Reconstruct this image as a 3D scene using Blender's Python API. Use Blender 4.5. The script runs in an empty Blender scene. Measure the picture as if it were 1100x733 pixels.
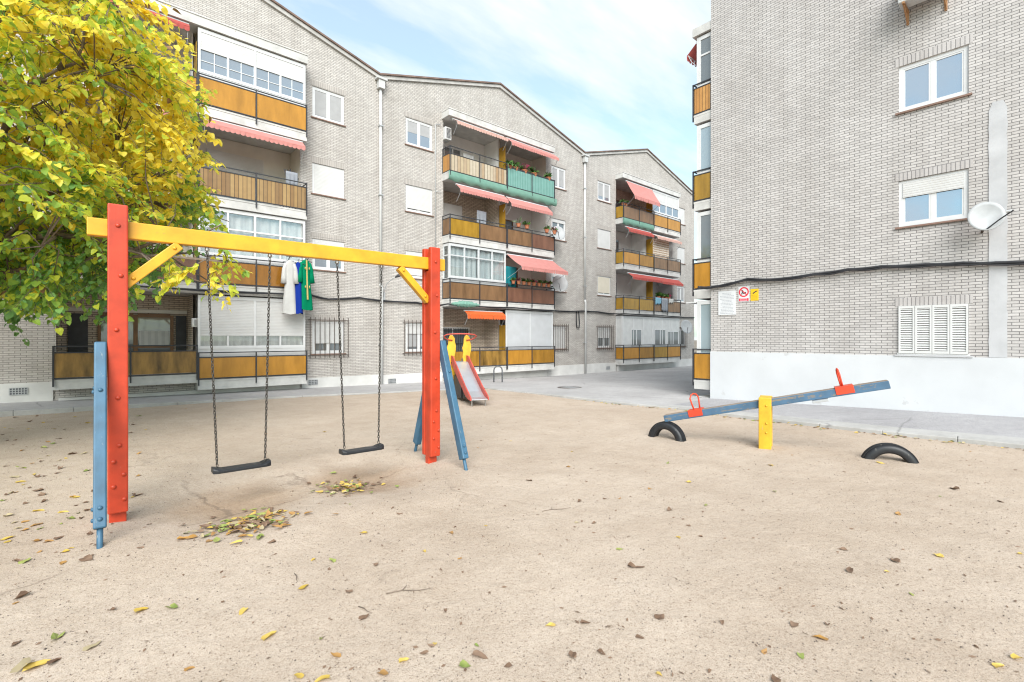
import bpy, bmesh, math, random
from mathutils import Vector, Matrix, noise
R = random.Random(7)
sc = bpy.context.scene
COL = sc.collection
rad = math.radians

# ------------------------------------------------------------------ places
F_PX, HC = 525.0, 1.65
D1 = (0.7527, 0.6585)
CAM = Vector((-8.02, -16.48, HC))
def cw(X, Y, z=0.0):
    """camera-plan metres (right, ahead) -> world"""
    return Vector((CAM.x + D1[0]*X + D1[1]*Y, CAM.y - D1[1]*X + D1[0]*Y, z))
def gp(px, py, z=0.0):
    """ground point seen at a place of the 1100 px survey photograph"""
    Y = F_PX*(HC-z)/(py-363.0)
    return cw((px-550.0)/F_PX*Y, Y, z)

# ------------------------------------------------------------------ helpers
def S(r, g, b):
    f = lambda c: (c/255/12.92) if c/255 <= .04045 else ((c/255+.055)/1.055)**2.4
    return (f(r), f(g), f(b), 1)

WL = {}
def tag(o, label=None, cat=None, group=None, kind=None):
    if label: o['label'] = label
    if cat: o['category'] = cat
    if group: o['group'] = group
    if kind: o['kind'] = kind
    return o
def thing(name, loc, label, cat, group=None, rz=0):
    o = bpy.data.objects.new(name, None); COL.objects.link(o)
    o.empty_display_size = .2
    o.location = loc; o.rotation_euler = (0, 0, rz); WL[o.name] = Vector(loc)
    return tag(o, label, cat, group)

ID = lambda p: p
FL = lambda p: (p[0], -p[1], p[2])                       # left row: a along, b outwards
FE = lambda p: (4.48-p[1], -10.2-p[0], p[2])             # right block, end wall
FS = lambda p: (4.48+p[0], -10.2+p[1], p[2])             # right block, street side

class MB:
    def __init__(self, fr=ID): self.v = []; self.f = []; self.m = []; self.cur = 0; self.fr = fr
    def face(self, pts):
        n = len(self.v); self.v += [Vector(self.fr(p)) for p in pts]
        self.f.append(tuple(range(n, n+len(pts)))); self.m.append(self.cur)
    def idx(self, pts, faces):
        n = len(self.v); self.v += [Vector(self.fr(p)) for p in pts]
        for f in faces: self.f.append(tuple(n+i for i in f)); self.m.append(self.cur)
    def box(self, a0, a1, b0, b1, z0, z1):
        p = [(a, b, z) for z in (z0, z1) for b in (b0, b1) for a in (a0, a1)]
        self.idx(p, [(0,2,3,1),(4,5,7,6),(0,1,5,4),(2,6,7,3),(0,4,6,2),(1,3,7,5)])
        return self
    def beam(self, p, q, w, h, up=(0,0,1)):
        p, q = Vector(p), Vector(q); d = (q-p).normalized(); u = Vector(up)
        s = d.cross(u).normalized(); u = s.cross(d).normalized()
        pts = [c + s*(i*w/2) + u*(j*h/2) for c in (p, q) for j in (-1, 1) for i in (-1, 1)]
        self.idx(pts, [(0,2,3,1),(4,5,7,6),(0,1,5,4),(2,6,7,3),(0,4,6,2),(1,3,7,5)])
        return self
    def tube(self, pts, r, n=8, closed=False):
        pts = [Vector(p) for p in pts]; m = len(pts)
        rs = r if isinstance(r, (list, tuple)) else [r]*m
        base = []; prev = None
        for i, p in enumerate(pts):
            a = pts[i-1] if (i > 0 or closed) else p
            b = pts[(i+1) % m] if (i < m-1 or closed) else p
            d = (b-a).normalized()
            if prev is None:
                s = d.cross(Vector((0,0,1)));
                if s.length < .05: s = d.cross(Vector((1,0,0)))
            else: s = prev - d*prev.dot(d)
            s.normalize(); prev = s; u = d.cross(s)
            base += [p + (s*math.cos(2*math.pi*k/n) + u*math.sin(2*math.pi*k/n))*rs[i] for k in range(n)]
        fs = []
        for i in range(m if closed else m-1):
            j = (i+1) % m
            for k in range(n): fs.append((i*n+k, i*n+(k+1) % n, j*n+(k+1) % n, j*n+k))
        if not closed:
            fs.append(tuple(range(n-1, -1, -1))); fs.append(tuple(range((m-1)*n, m*n)))
        self.idx(base, fs); return self
    def extrude(self, pts, vec):
        n = len(pts); v = Vector(vec); q = [Vector(p)+v for p in pts]
        self.idx(list(pts)+q, [tuple(range(n-1, -1, -1)), tuple(range(n, 2*n))] +
                 [(i, (i+1) % n, n+(i+1) % n, n+i) for i in range(n)]); return self
    def lathe(self, c, prof, n=12):
        c = Vector(c); pts = []
        for r, z in prof: pts += [c+Vector((r*math.cos(2*math.pi*k/n), r*math.sin(2*math.pi*k/n), z)) for k in range(n)]
        fs = [(i*n+k, i*n+(k+1) % n, (i+1)*n+(k+1) % n, (i+1)*n+k) for i in range(len(prof)-1) for k in range(n)]
        fs += [tuple(range(n-1, -1, -1)), tuple(range((len(prof)-1)*n, len(prof)*n))]
        self.idx(pts, fs); return self
    def bolt(self, p, d, r=.014):
        """domed bolt head at p facing d"""
        p, d = Vector(p), Vector(d).normalized(); s = d.orthogonal().normalized(); u = d.cross(s)
        pts = []; n = 8
        for rr, h in ((r, 0), (r, r*.35), (r*.6, r*.8)):
            pts += [p+d*h+(s*math.cos(k*math.pi/4)+u*math.sin(k*math.pi/4))*rr for k in range(n)]
        fs = [(i*n+k, i*n+(k+1) % n, (i+1)*n+(k+1) % n, (i+1)*n+k) for i in range(2) for k in range(n)]
        fs.append(tuple(range(2*n, 3*n))); self.idx(pts, fs); return self
    def build(self, name, mat, parent=None, smooth=False, bevel=0, local=False, recalc=True):
        me = bpy.data.meshes.new(name)
        off = Vector((0,0,0)) if (local or parent is None) else WL[parent.name]
        me.from_pydata([v-off for v in self.v], [], self.f)
        mats = mat if isinstance(mat, (list, tuple)) else [mat]
        for m in mats: me.materials.append(m)
        if len(mats) > 1: me.polygons.foreach_set('material_index', self.m)
        if recalc:
            bm = bmesh.new(); bm.from_mesh(me); bmesh.ops.recalc_face_normals(bm, faces=bm.faces); bm.to_mesh(me); bm.free()
        if smooth: me.polygons.foreach_set('use_smooth', [True]*len(me.polygons))
        o = bpy.data.objects.new(name, me); COL.objects.link(o)
        if parent is not None: o.parent = parent
        WL[o.name] = off.copy()
        if bevel:
            b = o.modifiers.new('bevel', 'BEVEL'); b.width = bevel; b.segments = 2; b.limit_method = 'ANGLE'; b.angle_limit = rad(40)
        me.update(); return o
def copy_tree(o, parent=None):
    c = o.copy(); COL.objects.link(c)
    if parent is not None: c.parent = parent
    WL[c.name] = WL.get(o.name, Vector())
    for ch in list(o.children): copy_tree(ch, c)
    return c

# ------------------------------------------------------------------ materials
def mat_base(name):
    m = bpy.data.materials.new(name); m.use_nodes = True
    return m, m.node_tree.nodes, m.node_tree.links, m.node_tree.nodes['Principled BSDF']
def ramp(N, L, fac, stops):
    r = N.new('ShaderNodeValToRGB'); e = r.color_ramp.elements
    while len(e) < len(stops): e.new(.5)
    for k, (p, c) in enumerate(stops): e[k].position = p; e[k].color = c
    L.new(fac, r.inputs[0]); return r.outputs[0]
def mix(N, L, fac, a, b, mode='MIX'):
    x = N.new('ShaderNodeMix'); x.data_type = 'RGBA'; x.blend_type = mode
    for i, v in ((0, fac), (6, a), (7, b)):
        if hasattr(v, 'is_output'): L.new(v, x.inputs[i])
        else: x.inputs[i].default_value = v
    return x.outputs[2]
def nz(N, L, scale, detail=4, vec=None, rough=.55):
    t = N.new('ShaderNodeTexNoise'); t.inputs['Scale'].default_value = scale; t.inputs['Detail'].default_value = detail
    t.inputs['Roughness'].default_value = rough
    if vec is not None: L.new(vec, t.inputs['Vector'])
    return t.outputs['Fac']
def pos(N): return N.new('ShaderNodeNewGeometry').outputs['Position']
def objc(N): return N.new('ShaderNodeTexCoord').outputs['Object']
def bump(N, L, bs, h, strength=.3, dist=.01):
    b = N.new('ShaderNodeBump'); b.inputs['Strength'].default_value = strength; b.inputs['Distance'].default_value = dist
    L.new(h, b.inputs['Height']); L.new(b.outputs[0], bs.inputs['Normal'])
def mth(N, L, op, a, b=0.0):
    x = N.new('ShaderNodeMath'); x.operation = op
    for i, v in ((0, a), (1, b)):
        if hasattr(v, 'is_output'): L.new(v, x.inputs[i])
        else: x.inputs[i].default_value = v
    return x.outputs[0]

def paint(name, col, rough=.5, var=.18, scale=9, bmp=.12, chip=None, chip_at=.68, chip_scale=30, metal=0, spec=.4):
    """painted or plain surface: slow tone drift, fine grain, optional chips of another colour"""
    m, N, L, bs = mat_base(name); v = objc(N)
    dark = tuple(c*(1-var) for c in col[:3])+(1,); lite = tuple(min(1, c*(1+var*.6)) for c in col[:3])+(1,)
    c = ramp(N, L, nz(N, L, scale, 6, v), [(.3, dark), (.7, lite)])
    if chip:
        f = ramp(N, L, nz(N, L, chip_scale, 5, v, .65), [(chip_at, (0,0,0,1)), (chip_at+.03, (1,1,1,1))])
        c = mix(N, L, f, c, chip)
    L.new(c, bs.inputs['Base Color']); bs.inputs['Roughness'].default_value = rough
    bs.inputs['Metallic'].default_value = metal; bs.inputs['Specular IOR Level'].default_value = spec
    if bmp: bump(N, L, bs, nz(N, L, 60, 4, v), bmp, .004)
    return m

def wood_paint(name, col, worn, axis_scale=(2, 30, 30), rough=.45, at=.62, var=.15):
    m, N, L, bs = mat_base(name); v = objc(N)
    mp = N.new('ShaderNodeMapping'); mp.inputs['Scale'].default_value = axis_scale; L.new(v, mp.inputs[0])
    g = nz(N, L, 1.6, 6, mp.outputs[0], .7)
    dark = tuple(c*(1-var) for c in col[:3])+(1,); lite = tuple(min(1, c*(1+var*.5)) for c in col[:3])+(1,)
    c = ramp(N, L, nz(N, L, 5, 5, v), [(.3, dark), (.7, lite)])
    n2 = nz(N, L, 14, 6, v, .7)
    f = mth(N, L, 'ADD', mth(N, L, 'MULTIPLY', g, .6), mth(N, L, 'MULTIPLY', n2, .4))
    c = mix(N, L, ramp(N, L, f, [(at, (0,0,0,1)), (at+.04, (1,1,1,1))]), c, worn)
    L.new(c, bs.inputs['Base Color']); bs.inputs['Roughness'].default_value = rough
    bump(N, L, bs, g, .25, .004); return m

def brick(name, c1, c2, mort, w=.245, h=.06, ms=.0065, soldier=False, stain=.35, bias=-.1):
    m, N, L, bs = mat_base(name); P = pos(N)
    sx = N.new('ShaderNodeSeparateXYZ'); L.new(P, sx.inputs[0])
    a = mth(N, L, 'ADD', sx.outputs[0], sx.outputs[1]); cb = N.new('ShaderNodeCombineXYZ')
    wob = mth(N, L, 'MULTIPLY', mth(N, L, 'SUBTRACT', nz(N, L, 1.3, 2, P), .5), .008)
    zz = mth(N, L, 'ADD', sx.outputs[2], wob)
    if soldier: L.new(zz, cb.inputs[0]); L.new(a, cb.inputs[1])
    else: L.new(a, cb.inputs[0]); L.new(zz, cb.inputs[1])
    b = N.new('ShaderNodeTexBrick'); L.new(cb.outputs[0], b.inputs['Vector'])
    b.inputs['Color1'].default_value = c1; b.inputs['Color2'].default_value = c2; b.inputs['Mortar'].default_value = mort
    for k, v in (('Scale', 1), ('Mortar Size', ms), ('Mortar Smooth', .15), ('Bias', bias), ('Brick Width', w), ('Row Height', h)): b.inputs[k].default_value = v
    if soldier: b.offset = 0; b.inputs['Brick Width'].default_value = 5
    c = b.outputs['Color']
    g = ramp(N, L, nz(N, L, .7, 6, P, .6), [(.32, (.78, .76, .74, 1)), (.62, (1, 1, 1, 1))])
    c = mix(N, L, stain, c, g, 'MULTIPLY')
    # rain streaks down the wall
    mp = N.new('ShaderNodeMapping'); mp.inputs['Scale'].default_value = (2.2, 2.2, .12); L.new(P, mp.inputs[0])
    s = ramp(N, L, nz(N, L, 1.5, 5, mp.outputs[0], .6), [(.35, (.84, .83, .82, 1)), (.6, (1, 1, 1, 1))])
    c = mix(N, L, stain*.9, c, s, 'MULTIPLY')
    f = ramp(N, L, nz(N, L, 45, 4, P), [(.3, (.86, .86, .86, 1)), (.7, (1.0, 1.0, 1.0, 1))])
    c = mix(N, L, .8, c, f, 'MULTIPLY')
    L.new(c, bs.inputs['Base Color']); bs.inputs['Roughness'].default_value = .85; bs.inputs['Specular IOR Level'].default_value = .25
    inv = mth(N, L, 'SUBTRACT', 1.0, b.outputs['Fac']); bump(N, L, bs, inv, .6, .008)
    return m

def glassy(name, col, metal=.65, rough=.04):
    m, N, L, bs = mat_base(name); bs.inputs['Base Color'].default_value = col
    bs.inputs['Metallic'].default_value = metal; bs.inputs['Roughness'].default_value = rough
    bump(N, L, bs, nz(N, L, 2.2, 2, pos(N)), .02, .05); return m
def clear_glass(name, tint=(.96, .97, .97, 1), t=.86):
    m = bpy.data.materials.new(name); m.use_nodes = True; N, L = m.node_tree.nodes, m.node_tree.links; N.clear()
    o = N.new('ShaderNodeOutputMaterial'); a = N.new('ShaderNodeBsdfTransparent'); g = N.new('ShaderNodeBsdfGlossy'); x = N.new('ShaderNodeMixShader')
    a.inputs[0].default_value = tint; g.inputs['Roughness'].default_value = .03; g.inputs[0].default_value = (.85, .9, .92, 1)
    x.inputs[0].default_value = 1-t; L.new(a.outputs[0], x.inputs[1]); L.new(g.outputs[0], x.inputs[2]); L.new(x.outputs[0], o.inputs[0]); return m
def amber(name, col, t=.3, dirt=.4, rough=.22):
    """tinted balcony glass: partly see-through, grimy"""
    m, N, L, bs = mat_base(name); P = pos(N)
    mp = N.new('ShaderNodeMapping'); mp.inputs['Scale'].default_value = (3, 3, .7); L.new(P, mp.inputs[0])
    dk = tuple(c*(1-dirt) for c in col[:3])+(1,)
    c = ramp(N, L, nz(N, L, 1.4, 6, mp.outputs[0], .62), [(.3, dk), (.65, col)])
    L.new(c, bs.inputs['Base Color']); bs.inputs['Roughness'].default_value = rough
    tr = N.new('ShaderNodeBsdfTransparent'); tr.inputs[0].default_value = tuple(min(1, x*1.6+.1) for x in col[:3])+(1,)
    x = N.new('ShaderNodeMixShader'); x.inputs[0].default_value = t
    L.new(bs.outputs[0], x.inputs[1]); L.new(tr.outputs[0], x.inputs[2]); L.new(x.outputs[0], N['Material Output'].inputs[0]); return m
def slats(name, cols, pitch=.09, rough=.55):
    """vertical boards in alternating tones"""
    m, N, L, bs = mat_base(name); P = pos(N); sx = N.new('ShaderNodeSeparateXYZ'); L.new(P, sx.inputs[0])
    a = mth(N, L, 'ADD', sx.outputs[0], sx.outputs[1]); q = mth(N, L, 'DIVIDE', a, pitch); fl = mth(N, L, 'FLOOR', q)
    wn = N.new('ShaderNodeTexWhiteNoise'); wn.noise_dimensions = '1D'; L.new(fl, wn.inputs['W'])
    c = ramp(N, L, wn.outputs['Value'], [(i/max(1, len(cols)-1), k) for i, k in enumerate(cols)])
    fr = mth(N, L, 'FRACT', q); gap = mth(N, L, 'LESS_THAN', fr, .13)
    c = mix(N, L, gap, c, tuple(x*.25 for x in cols[0][:3])+(1,))
    c = mix(N, L, .5, c, ramp(N, L, nz(N, L, 6, 5, P), [(.3, (.7, .68, .65, 1)), (.7, (1, 1, 1, 1))]), 'MULTIPLY')
    L.new(c, bs.inputs['Base Color']); bs.inputs['Roughness'].default_value = rough; return m
def shutter_mat(name, col, pitch=.045):
    m, N, L, bs = mat_base(name); P = pos(N); sx = N.new('ShaderNodeSeparateXYZ'); L.new(P, sx.inputs[0])
    fr = mth(N, L, 'FRACT', mth(N, L, 'DIVIDE', sx.outputs[2], pitch))
    h = ramp(N, L, fr, [(0, (0,0,0,1)), (.2, (1,1,1,1)), (.85, (1,1,1,1)), (1, (0,0,0,1))])
    c = mix(N, L, .5, col, ramp(N, L, nz(N, L, 3, 5, P), [(.3, (.82, .81, .79, 1)), (.7, (1, 1, 1, 1))]), 'MULTIPLY')
    L.new(c, bs.inputs['Base Color']); bs.inputs['Roughness'].default_value = .5; bump(N, L, bs, h, .5, .008); return m
def cloth(name, col, col2=None, pitch=.12, tl=.25, stripes='a'):
    m, N, L, bs = mat_base(name); P = pos(N); c = None
    if col2:
        sx = N.new('ShaderNodeSeparateXYZ'); L.new(P, sx.inputs[0])
        a = mth(N, L, 'ADD', sx.outputs[0], sx.outputs[1]) if stripes == 'a' else sx.outputs[2]
        g = mth(N, L, 'GREATER_THAN', mth(N, L, 'FRACT', mth(N, L, 'DIVIDE', a, pitch)), .5); c = mix(N, L, g, col, col2)
    else:
        rgb = N.new('ShaderNodeRGB'); rgb.outputs[0].default_value = col; c = rgb.outputs[0]
    c = mix(N, L, .6, c, ramp(N, L, nz(N, L, 5, 5, P), [(.3, (.8, .79, .78, 1)), (.7, (1, 1, 1, 1))]), 'MULTIPLY')
    L.new(c, bs.inputs['Base Color']); bs.inputs['Roughness'].default_value = .9; bs.inputs['Specular IOR Level'].default_value = .1
    if tl:
        t = N.new('ShaderNodeBsdfTranslucent'); L.new(c, t.inputs[0]); x = N.new('ShaderNodeMixShader'); x.inputs[0].default_value = tl
        L.new(bs.outputs[0], x.inputs[1]); L.new(t.outputs[0], x.inputs[2]); L.new(x.outputs[0], N['Material Output'].inputs[0])
    return m
def leafm(name, col, col2, tl=.4, rough=.45):
    m, N, L, bs = mat_base(name); P = pos(N)
    c = ramp(N, L, nz(N, L, 9, 3, P), [(.35, col), (.65, col2)])
    L.new(c, bs.inputs['Base Color']); bs.inputs['Roughness'].default_value = rough
    t = N.new('ShaderNodeBsdfTranslucent'); L.new(c, t.inputs[0]); x = N.new('ShaderNodeMixShader'); x.inputs[0].default_value = tl
    L.new(bs.outputs[0], x.inputs[1]); L.new(t.outputs[0], x.inputs[2]); L.new(x.outputs[0], N['Material Output'].inputs[0]); return m

def G(v): return (v, v, v, 1)
M = {}
M['brick'] = brick('brick_beige', (.565, .532, .50, 1), (.455, .427, .402, 1), (.255, .238, .226, 1), w=.195, h=.0535, ms=.0062, stain=.6)
M['brick_soldier'] = brick('brick_beige_soldier', (.465, .43, .40, 1), (.41, .38, .355, 1), (.27, .25, .235, 1), h=.06, ms=.006, soldier=True)
M['brick_in'] = brick('brick_loggia', (.60, .51, .42, 1), (.48, .40, .33, 1), (.20, .17, .15, 1), ms=.009)
M['brick_end'] = brick('brick_pale', (.56, .533, .522, 1), (.465, .442, .432, 1), (.205, .195, .193, 1), w=.19, h=.055, ms=.0062, stain=.5)
M['brick_end_s'] = brick('brick_pale_soldier', (.50, .475, .468, 1), (.44, .415, .408, 1), (.24, .228, .228, 1), h=.066, ms=.007, soldier=True)
M['white'] = paint('white_paint', (.58, .58, .575, 1), .6, .08, 2, .05)
M['slab'] = paint('slab_paint', (.51, .50, .485, 1), .75, .2, 3, .1, chip=(.36, .33, .31, 1), chip_at=.7, chip_scale=7)
M['plinth'] = paint('plinth_paint', (.58, .57, .555, 1), .8, .16, 1.5, .25, chip=(.4, .38, .36, 1), chip_at=.69, chip_scale=5)
M['plinth_w'] = paint('plinth_white', (.555, .565, .585, 1), .75, .07, 1.2, .3, chip=(.49, .49, .50, 1), chip_at=.66, chip_scale=2.2)
M['pvc'] = paint('white_pvc', (.60, .60, .605, 1), .35, .05, 3, 0)
M['alu'] = paint('grey_aluminium', (.42, .43, .44, 1), .4, .1, 3, 0, metal=.3)
M['alu_l'] = paint('pale_aluminium', (.60, .61, .62, 1), .4, .08, 3, 0, metal=.2)
M['iron'] = paint('black_iron', (.035, .036, .042, 1), .5, .3, 6, .1)
M['iron_rust'] = paint('brown_iron', (.09, .07, .06, 1), .6, .3, 8, .1)
M['sill'] = paint('sill_tile', (.22, .135, .105, 1), .6, .2, 6, .1)
M['beige'] = paint('loggia_paint', (.62, .59, .54, 1), .8, .1, 2, .1)
M['lwhite'] = paint('loggia_white', (.70, .69, .68, 1), .8, .08, 2, .1)
M['verge'] = paint('verge_mortar', (.40, .385, .37, 1), .85, .2, 4, .2)
M['tile'] = paint('roof_tile', (.17, .115, .095, 1), .85, .35, 3, .3)
M['woodb'] = paint('brown_wood', (.17, .085, .035, 1), .45, .3, 4, .1)
M['amber'] = amber('amber_glass', (.40, .20, .03, 1), .16)
M['amber_o'] = amber('amber_orange', (.50, .24, .035, 1), .12, .3)
M['amber_c'] = amber('amber_clear', (.42, .19, .03, 1), .30, .4, .08)
M['amber_y'] = amber('amber_yellow', (.43, .25, .035, 1), .2, .4)
M['brown'] = amber('brown_glass', (.25, .14, .07, 1), .12, .45, .3)
M['brown_d'] = amber('dark_brown_glass', (.20, .095, .06, 1), .08, .45, .3)
M['amber_grime'] = amber('grimy_amber_glass', (.36, .20, .045, 1), .12, .75, .3)
M['slat_w'] = slats('wood_slats', [(.20, .11, .042, 1), (.29, .175, .065, 1), (.34, .22, .09, 1), (.165, .088, .036, 1)], .11)
M['slat_p'] = slats('pale_slats', [(.42, .33, .21, 1), (.48, .42, .33, 1), (.34, .22, .12, 1), (.44, .37, .27, 1)], .15)
M['slat_o'] = slats('orange_slats', [(.42, .19, .05, 1), (.52, .27, .08, 1), (.36, .15, .05, 1)], .09)
M['pane'] = glassy('window_glass', (.32, .37, .42, 1))
M['pane_sky'] = glassy('sky_glass', (.42, .49, .56, 1), .9, .02)
M['pane_d'] = glassy('dark_glass', (.20, .22, .23, 1), .45)
M['clear'] = clear_glass('clear_glass')
M['frost'] = glassy('blue_grey_glass', (.33, .40, .44, 1), .3, .12)
M['curt'] = cloth('net_curtain', (.66, .66, .65, 1), (.57, .575, .57, 1), .16, .15)
M['blind'] = cloth('window_blind', (.36, .36, .365, 1), tl=0)
M['curt_b'] = cloth('pale_blue_curtain', (.62, .68, .69, 1), (.50, .57, .59, 1), .2, .15)
M['shut'] = shutter_mat('roller_shutter_white', (.555, .55, .545, 1))
M['shut_g'] = shutter_mat('roller_shutter_grey', (.46, .47, .49, 1))
M['shut_c'] = shutter_mat('roller_shutter_cream', (.58, .53, .44, 1))
M['awn_s'] = cloth('awning_salmon', (.66, .29, .265, 1), tl=.3)
M['awn_r'] = cloth('awning_red', (.52, .12, .105, 1), tl=.3)
M['awn_o'] = cloth('awning_orange', (.78, .16, .05, 1), tl=.3)
M['awn_p'] = cloth('awning_faded', (.70, .44, .38, 1), tl=.3)
M['net'] = cloth('green_netting', (.20, .40, .32, 1), (.28, .48, .40, 1), .05, .3)
M['net_t'] = cloth('teal_mesh', (.16, .34, .30, 1), (.24, .43, .39, 1), .1, .2)
M['teal'] = cloth('teal_cloth', (.02, .22, .26, 1), tl=.2)
M['patt'] = cloth('patterned_curtain', (.66, .60, .52, 1), (.42, .30, .22, 1), .13, .1, 'z')
M['concrete'] = None

# concrete paving: pale, blotchy, cracked
def ground_mat(name, base, base2, speck, speck_amt, scale=1.0, crack=.5, bmp=.3, grain=220):
    m, N, L, bs = mat_base(name); P = pos(N)
    c = ramp(N, L, nz(N, L, .55*scale, 8, P, .62), [(.3, base2), (.66, base)])
    c = mix(N, L, .45, c, ramp(N, L, nz(N, L, 5*scale, 6, P, .65), [(.3, G(.74)), (.68, G(1))]), 'MULTIPLY')
    g = nz(N, L, grain, 3, P, .7)
    c = mix(N, L, speck_amt, c, ramp(N, L, g, [(.36, speck), (.54, (1, 1, 1, 1))]), 'MULTIPLY')
    v = N.new('ShaderNodeTexVoronoi'); v.feature = 'DISTANCE_TO_EDGE'; v.inputs['Scale'].default_value = .33
    wp = N.new('ShaderNodeMix'); wp.data_type = 'VECTOR'; wp.inputs[0].default_value = .18
    nn = N.new('ShaderNodeTexNoise'); nn.inputs['Scale'].default_value = 1.6; nn.inputs['Detail'].default_value = 6; L.new(P, nn.inputs['Vector'])
    L.new(P, wp.inputs[4]); L.new(nn.outputs['Color'], wp.inputs[5]); L.new(wp.outputs[1], v.inputs['Vector'])
    cr = ramp(N, L, v.outputs['Distance'], [(0, G(.25)), (.006, G(1))])
    gate = ramp(N, L, nz(N, L, .3, 2, P), [(.5, G(0)), (.58, G(1))])
    c = mix(N, L, mth(N, L, 'MULTIPLY', gate, crack), c, cr, 'MULTIPLY')
    L.new(c, bs.inputs['Base Color']); bs.inputs['Roughness'].default_value = .95; bs.inputs['Specular IOR Level'].default_value = .15
    hh = mth(N, L, 'ADD', mth(N, L, 'MULTIPLY', g, .5), nz(N, L, 28, 5, P, .7)); bump(N, L, bs, hh, bmp, .012)
    return m
M['paving'] = ground_mat('paving_concrete', (.47, .455, .45, 1), (.37, .355, .35, 1), G(.55), .6, 1, .7)
M['asphalt'] = ground_mat('asphalt_worn', (.45, .44, .45, 1), (.36, .35, .36, 1), G(.36), .95, 1, .4, .5, 120)
M['kerb'] = ground_mat('kerb_concrete', (.47, .46, .45, 1), (.35, .34, .325, 1), G(.6), .5, 2, .5)
M['sand'] = None
M['soil'] = ground_mat('soil', (.25, .21, .17, 1), (.2, .17, .13, 1), G(.5), .5)
M['cement'] = paint('cement_patch', (.47, .47, .485, 1), .9, .14, 2.5, .25)
M['red'] = wood_paint('red_paint', (.47, .043, .013, 1), (.33, .14, .10, 1), (20, 20, 1.2), .45, .635, .25)
M['red_o'] = paint('red_orange_paint', (.58, .055, .022, 1), .4, .15, 6, .05, chip=(.3, .2, .17, 1), chip_at=.7)
M['red_dull'] = paint('red_rubber_edge', (.48, .075, .055, 1), .5, .25, 5, .05, chip=(.5, .32, .28, 1), chip_at=.66)
M['yellow'] = wood_paint('yellow_paint', (.66, .33, .014, 1), (.38, .23, .05, 1), (1.3, 14, 14), .45, .615, .22)
M['yellow_v'] = wood_paint('yellow_post_paint', (.64, .36, .02, 1), (.36, .26, .13, 1), (16, 16, 1.3), .48, .61, .25)
M['blue'] = wood_paint('blue_paint', (.04, .115, .19, 1), (.16, .20, .22, 1), (16, 16, 1.2), .5, .60, .3)
M['blue_b'] = wood_paint('blue_board_paint', (.055, .12, .20, 1), (.18, .155, .13, 1), (1.2, 18, 18), .6, .54, .25)
M['worn'] = wood_paint('worn_board_top', (.25, .195, .15, 1), (.12, .14, .17, 1), (1.2, 20, 20), .8, .60, .3)
M['rubber'] = paint('black_rubber', (.018, .019, .022, 1), .45, .3, 12, .1, chip=(.10, .095, .088, 1), chip_at=.63, chip_scale=9)
M['steel'] = paint('galvanised_steel', (.36, .35, .34, 1), .38, .2, 14, .05, metal=.8)
M['chain'] = paint('chain_steel', (.085, .078, .07, 1), .45, .35, 40, .05, metal=.7)
M['chute'] = paint('steel_chute', (.55, .57, .60, 1), .28, .08, 4, .02, metal=.65)
M['black'] = paint('black_plastic', (.02, .02, .021, 1), .5, .2, 8, 0)
M['dish'] = paint('dish_paint', (.38, .39, .40, 1), .6, .14, 5, 0, chip=(.4, .22, .12, 1), chip_at=.74, chip_scale=8)
M['cable'] = paint('cable_black', (.022, .022, .025, 1), .55, .2, 8, 0)
M['pipe'] = paint('white_pipe', (.50, .50, .495, 1), .45, .12, 3, 0)
M['terra'] = paint('terracotta', (.42, .16, .08, 1), .8, .2, 10, .1)
M['plant'] = leafm('plant_leaf', (.05, .13, .03, 1), (.10, .21, .05, 1), .3)
M['plantp'] = leafm('plant_leaf_pale', (.16, .24, .13, 1), (.24, .33, .19, 1), .3)
M['flower'] = leafm('flower_petals', (.42, .06, .14, 1), (.5, .12, .2, 1), .3)
M['bark'] = paint('bark', (.17, .13, .10, 1), .9, .4, 10, .6)
M['l_yel'] = leafm('leaf_yellow', (.92, .75, .07, 1), (.93, .82, .15, 1), .58)
M['l_gold'] = leafm('leaf_gold', (.88, .62, .03, 1), (.91, .70, .06, 1), .58)
M['l_lime'] = leafm('leaf_lime', (.54, .64, .06, 1), (.70, .74, .09, 1), .58)
M['l_grn'] = leafm('leaf_green', (.24, .42, .07, 1), (.36, .53, .09, 1), .5)
M['l_dgr'] = leafm('leaf_dark_green', (.15, .33, .10, 1), (.22, .41, .12, 1), .3)
M['l_brn'] = leafm('leaf_brown', (.17, .09, .045, 1), (.28, .16, .075, 1), .1, .8)
M['f_yel'] = leafm('fallen_yellow', (.50, .34, .05, 1), (.60, .44, .12, 1), .15, .6)
M['f_org'] = leafm('fallen_orange', (.42, .22, .05, 1), (.33, .19, .08, 1), .1, .7)
M['f_brn'] = leafm('fallen_brown', (.13, .075, .045, 1), (.23, .15, .10, 1), .05, .85)
M['f_grn'] = leafm('fallen_green', (.17, .23, .05, 1), (.32, .34, .10, 1), .1, .6)
M['f_pale'] = leafm('fallen_pale', (.44, .36, .21, 1), (.36, .30, .19, 1), .1, .7)
M['pebble'] = paint('pebbles', (.19, .155, .13, 1), .9, .6, 4, .1)
M['c_white'] = cloth('white_garment', (.64, .635, .62, 1), tl=.25)
M['c_gold'] = paint('gold_trim', (.48, .36, .13, 1), .5, .2, 40, .1)
M['c_blue'] = cloth('blue_garment', (.012, .04, .30, 1), tl=.15)
M['c_green'] = cloth('green_garment', (.0, .21, .10, 1), tl=.15)
M['c_lb'] = cloth('light_blue_cloth', (.25, .48, .62, 1), tl=.2)
M['c_gr'] = cloth('grey_cloth', (.32, .34, .38, 1), tl=.2)
M['s_white'] = paint('sign_white', (.60, .61, .63, 1), .5, .04, 3, 0)
M['s_red'] = paint('sign_red', (.62, .03, .05, 1), .4, .05, 3, 0)
M['s_pink'] = paint('sign_pink', (.72, .30, .34, 1), .4, .05, 3, 0)
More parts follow.
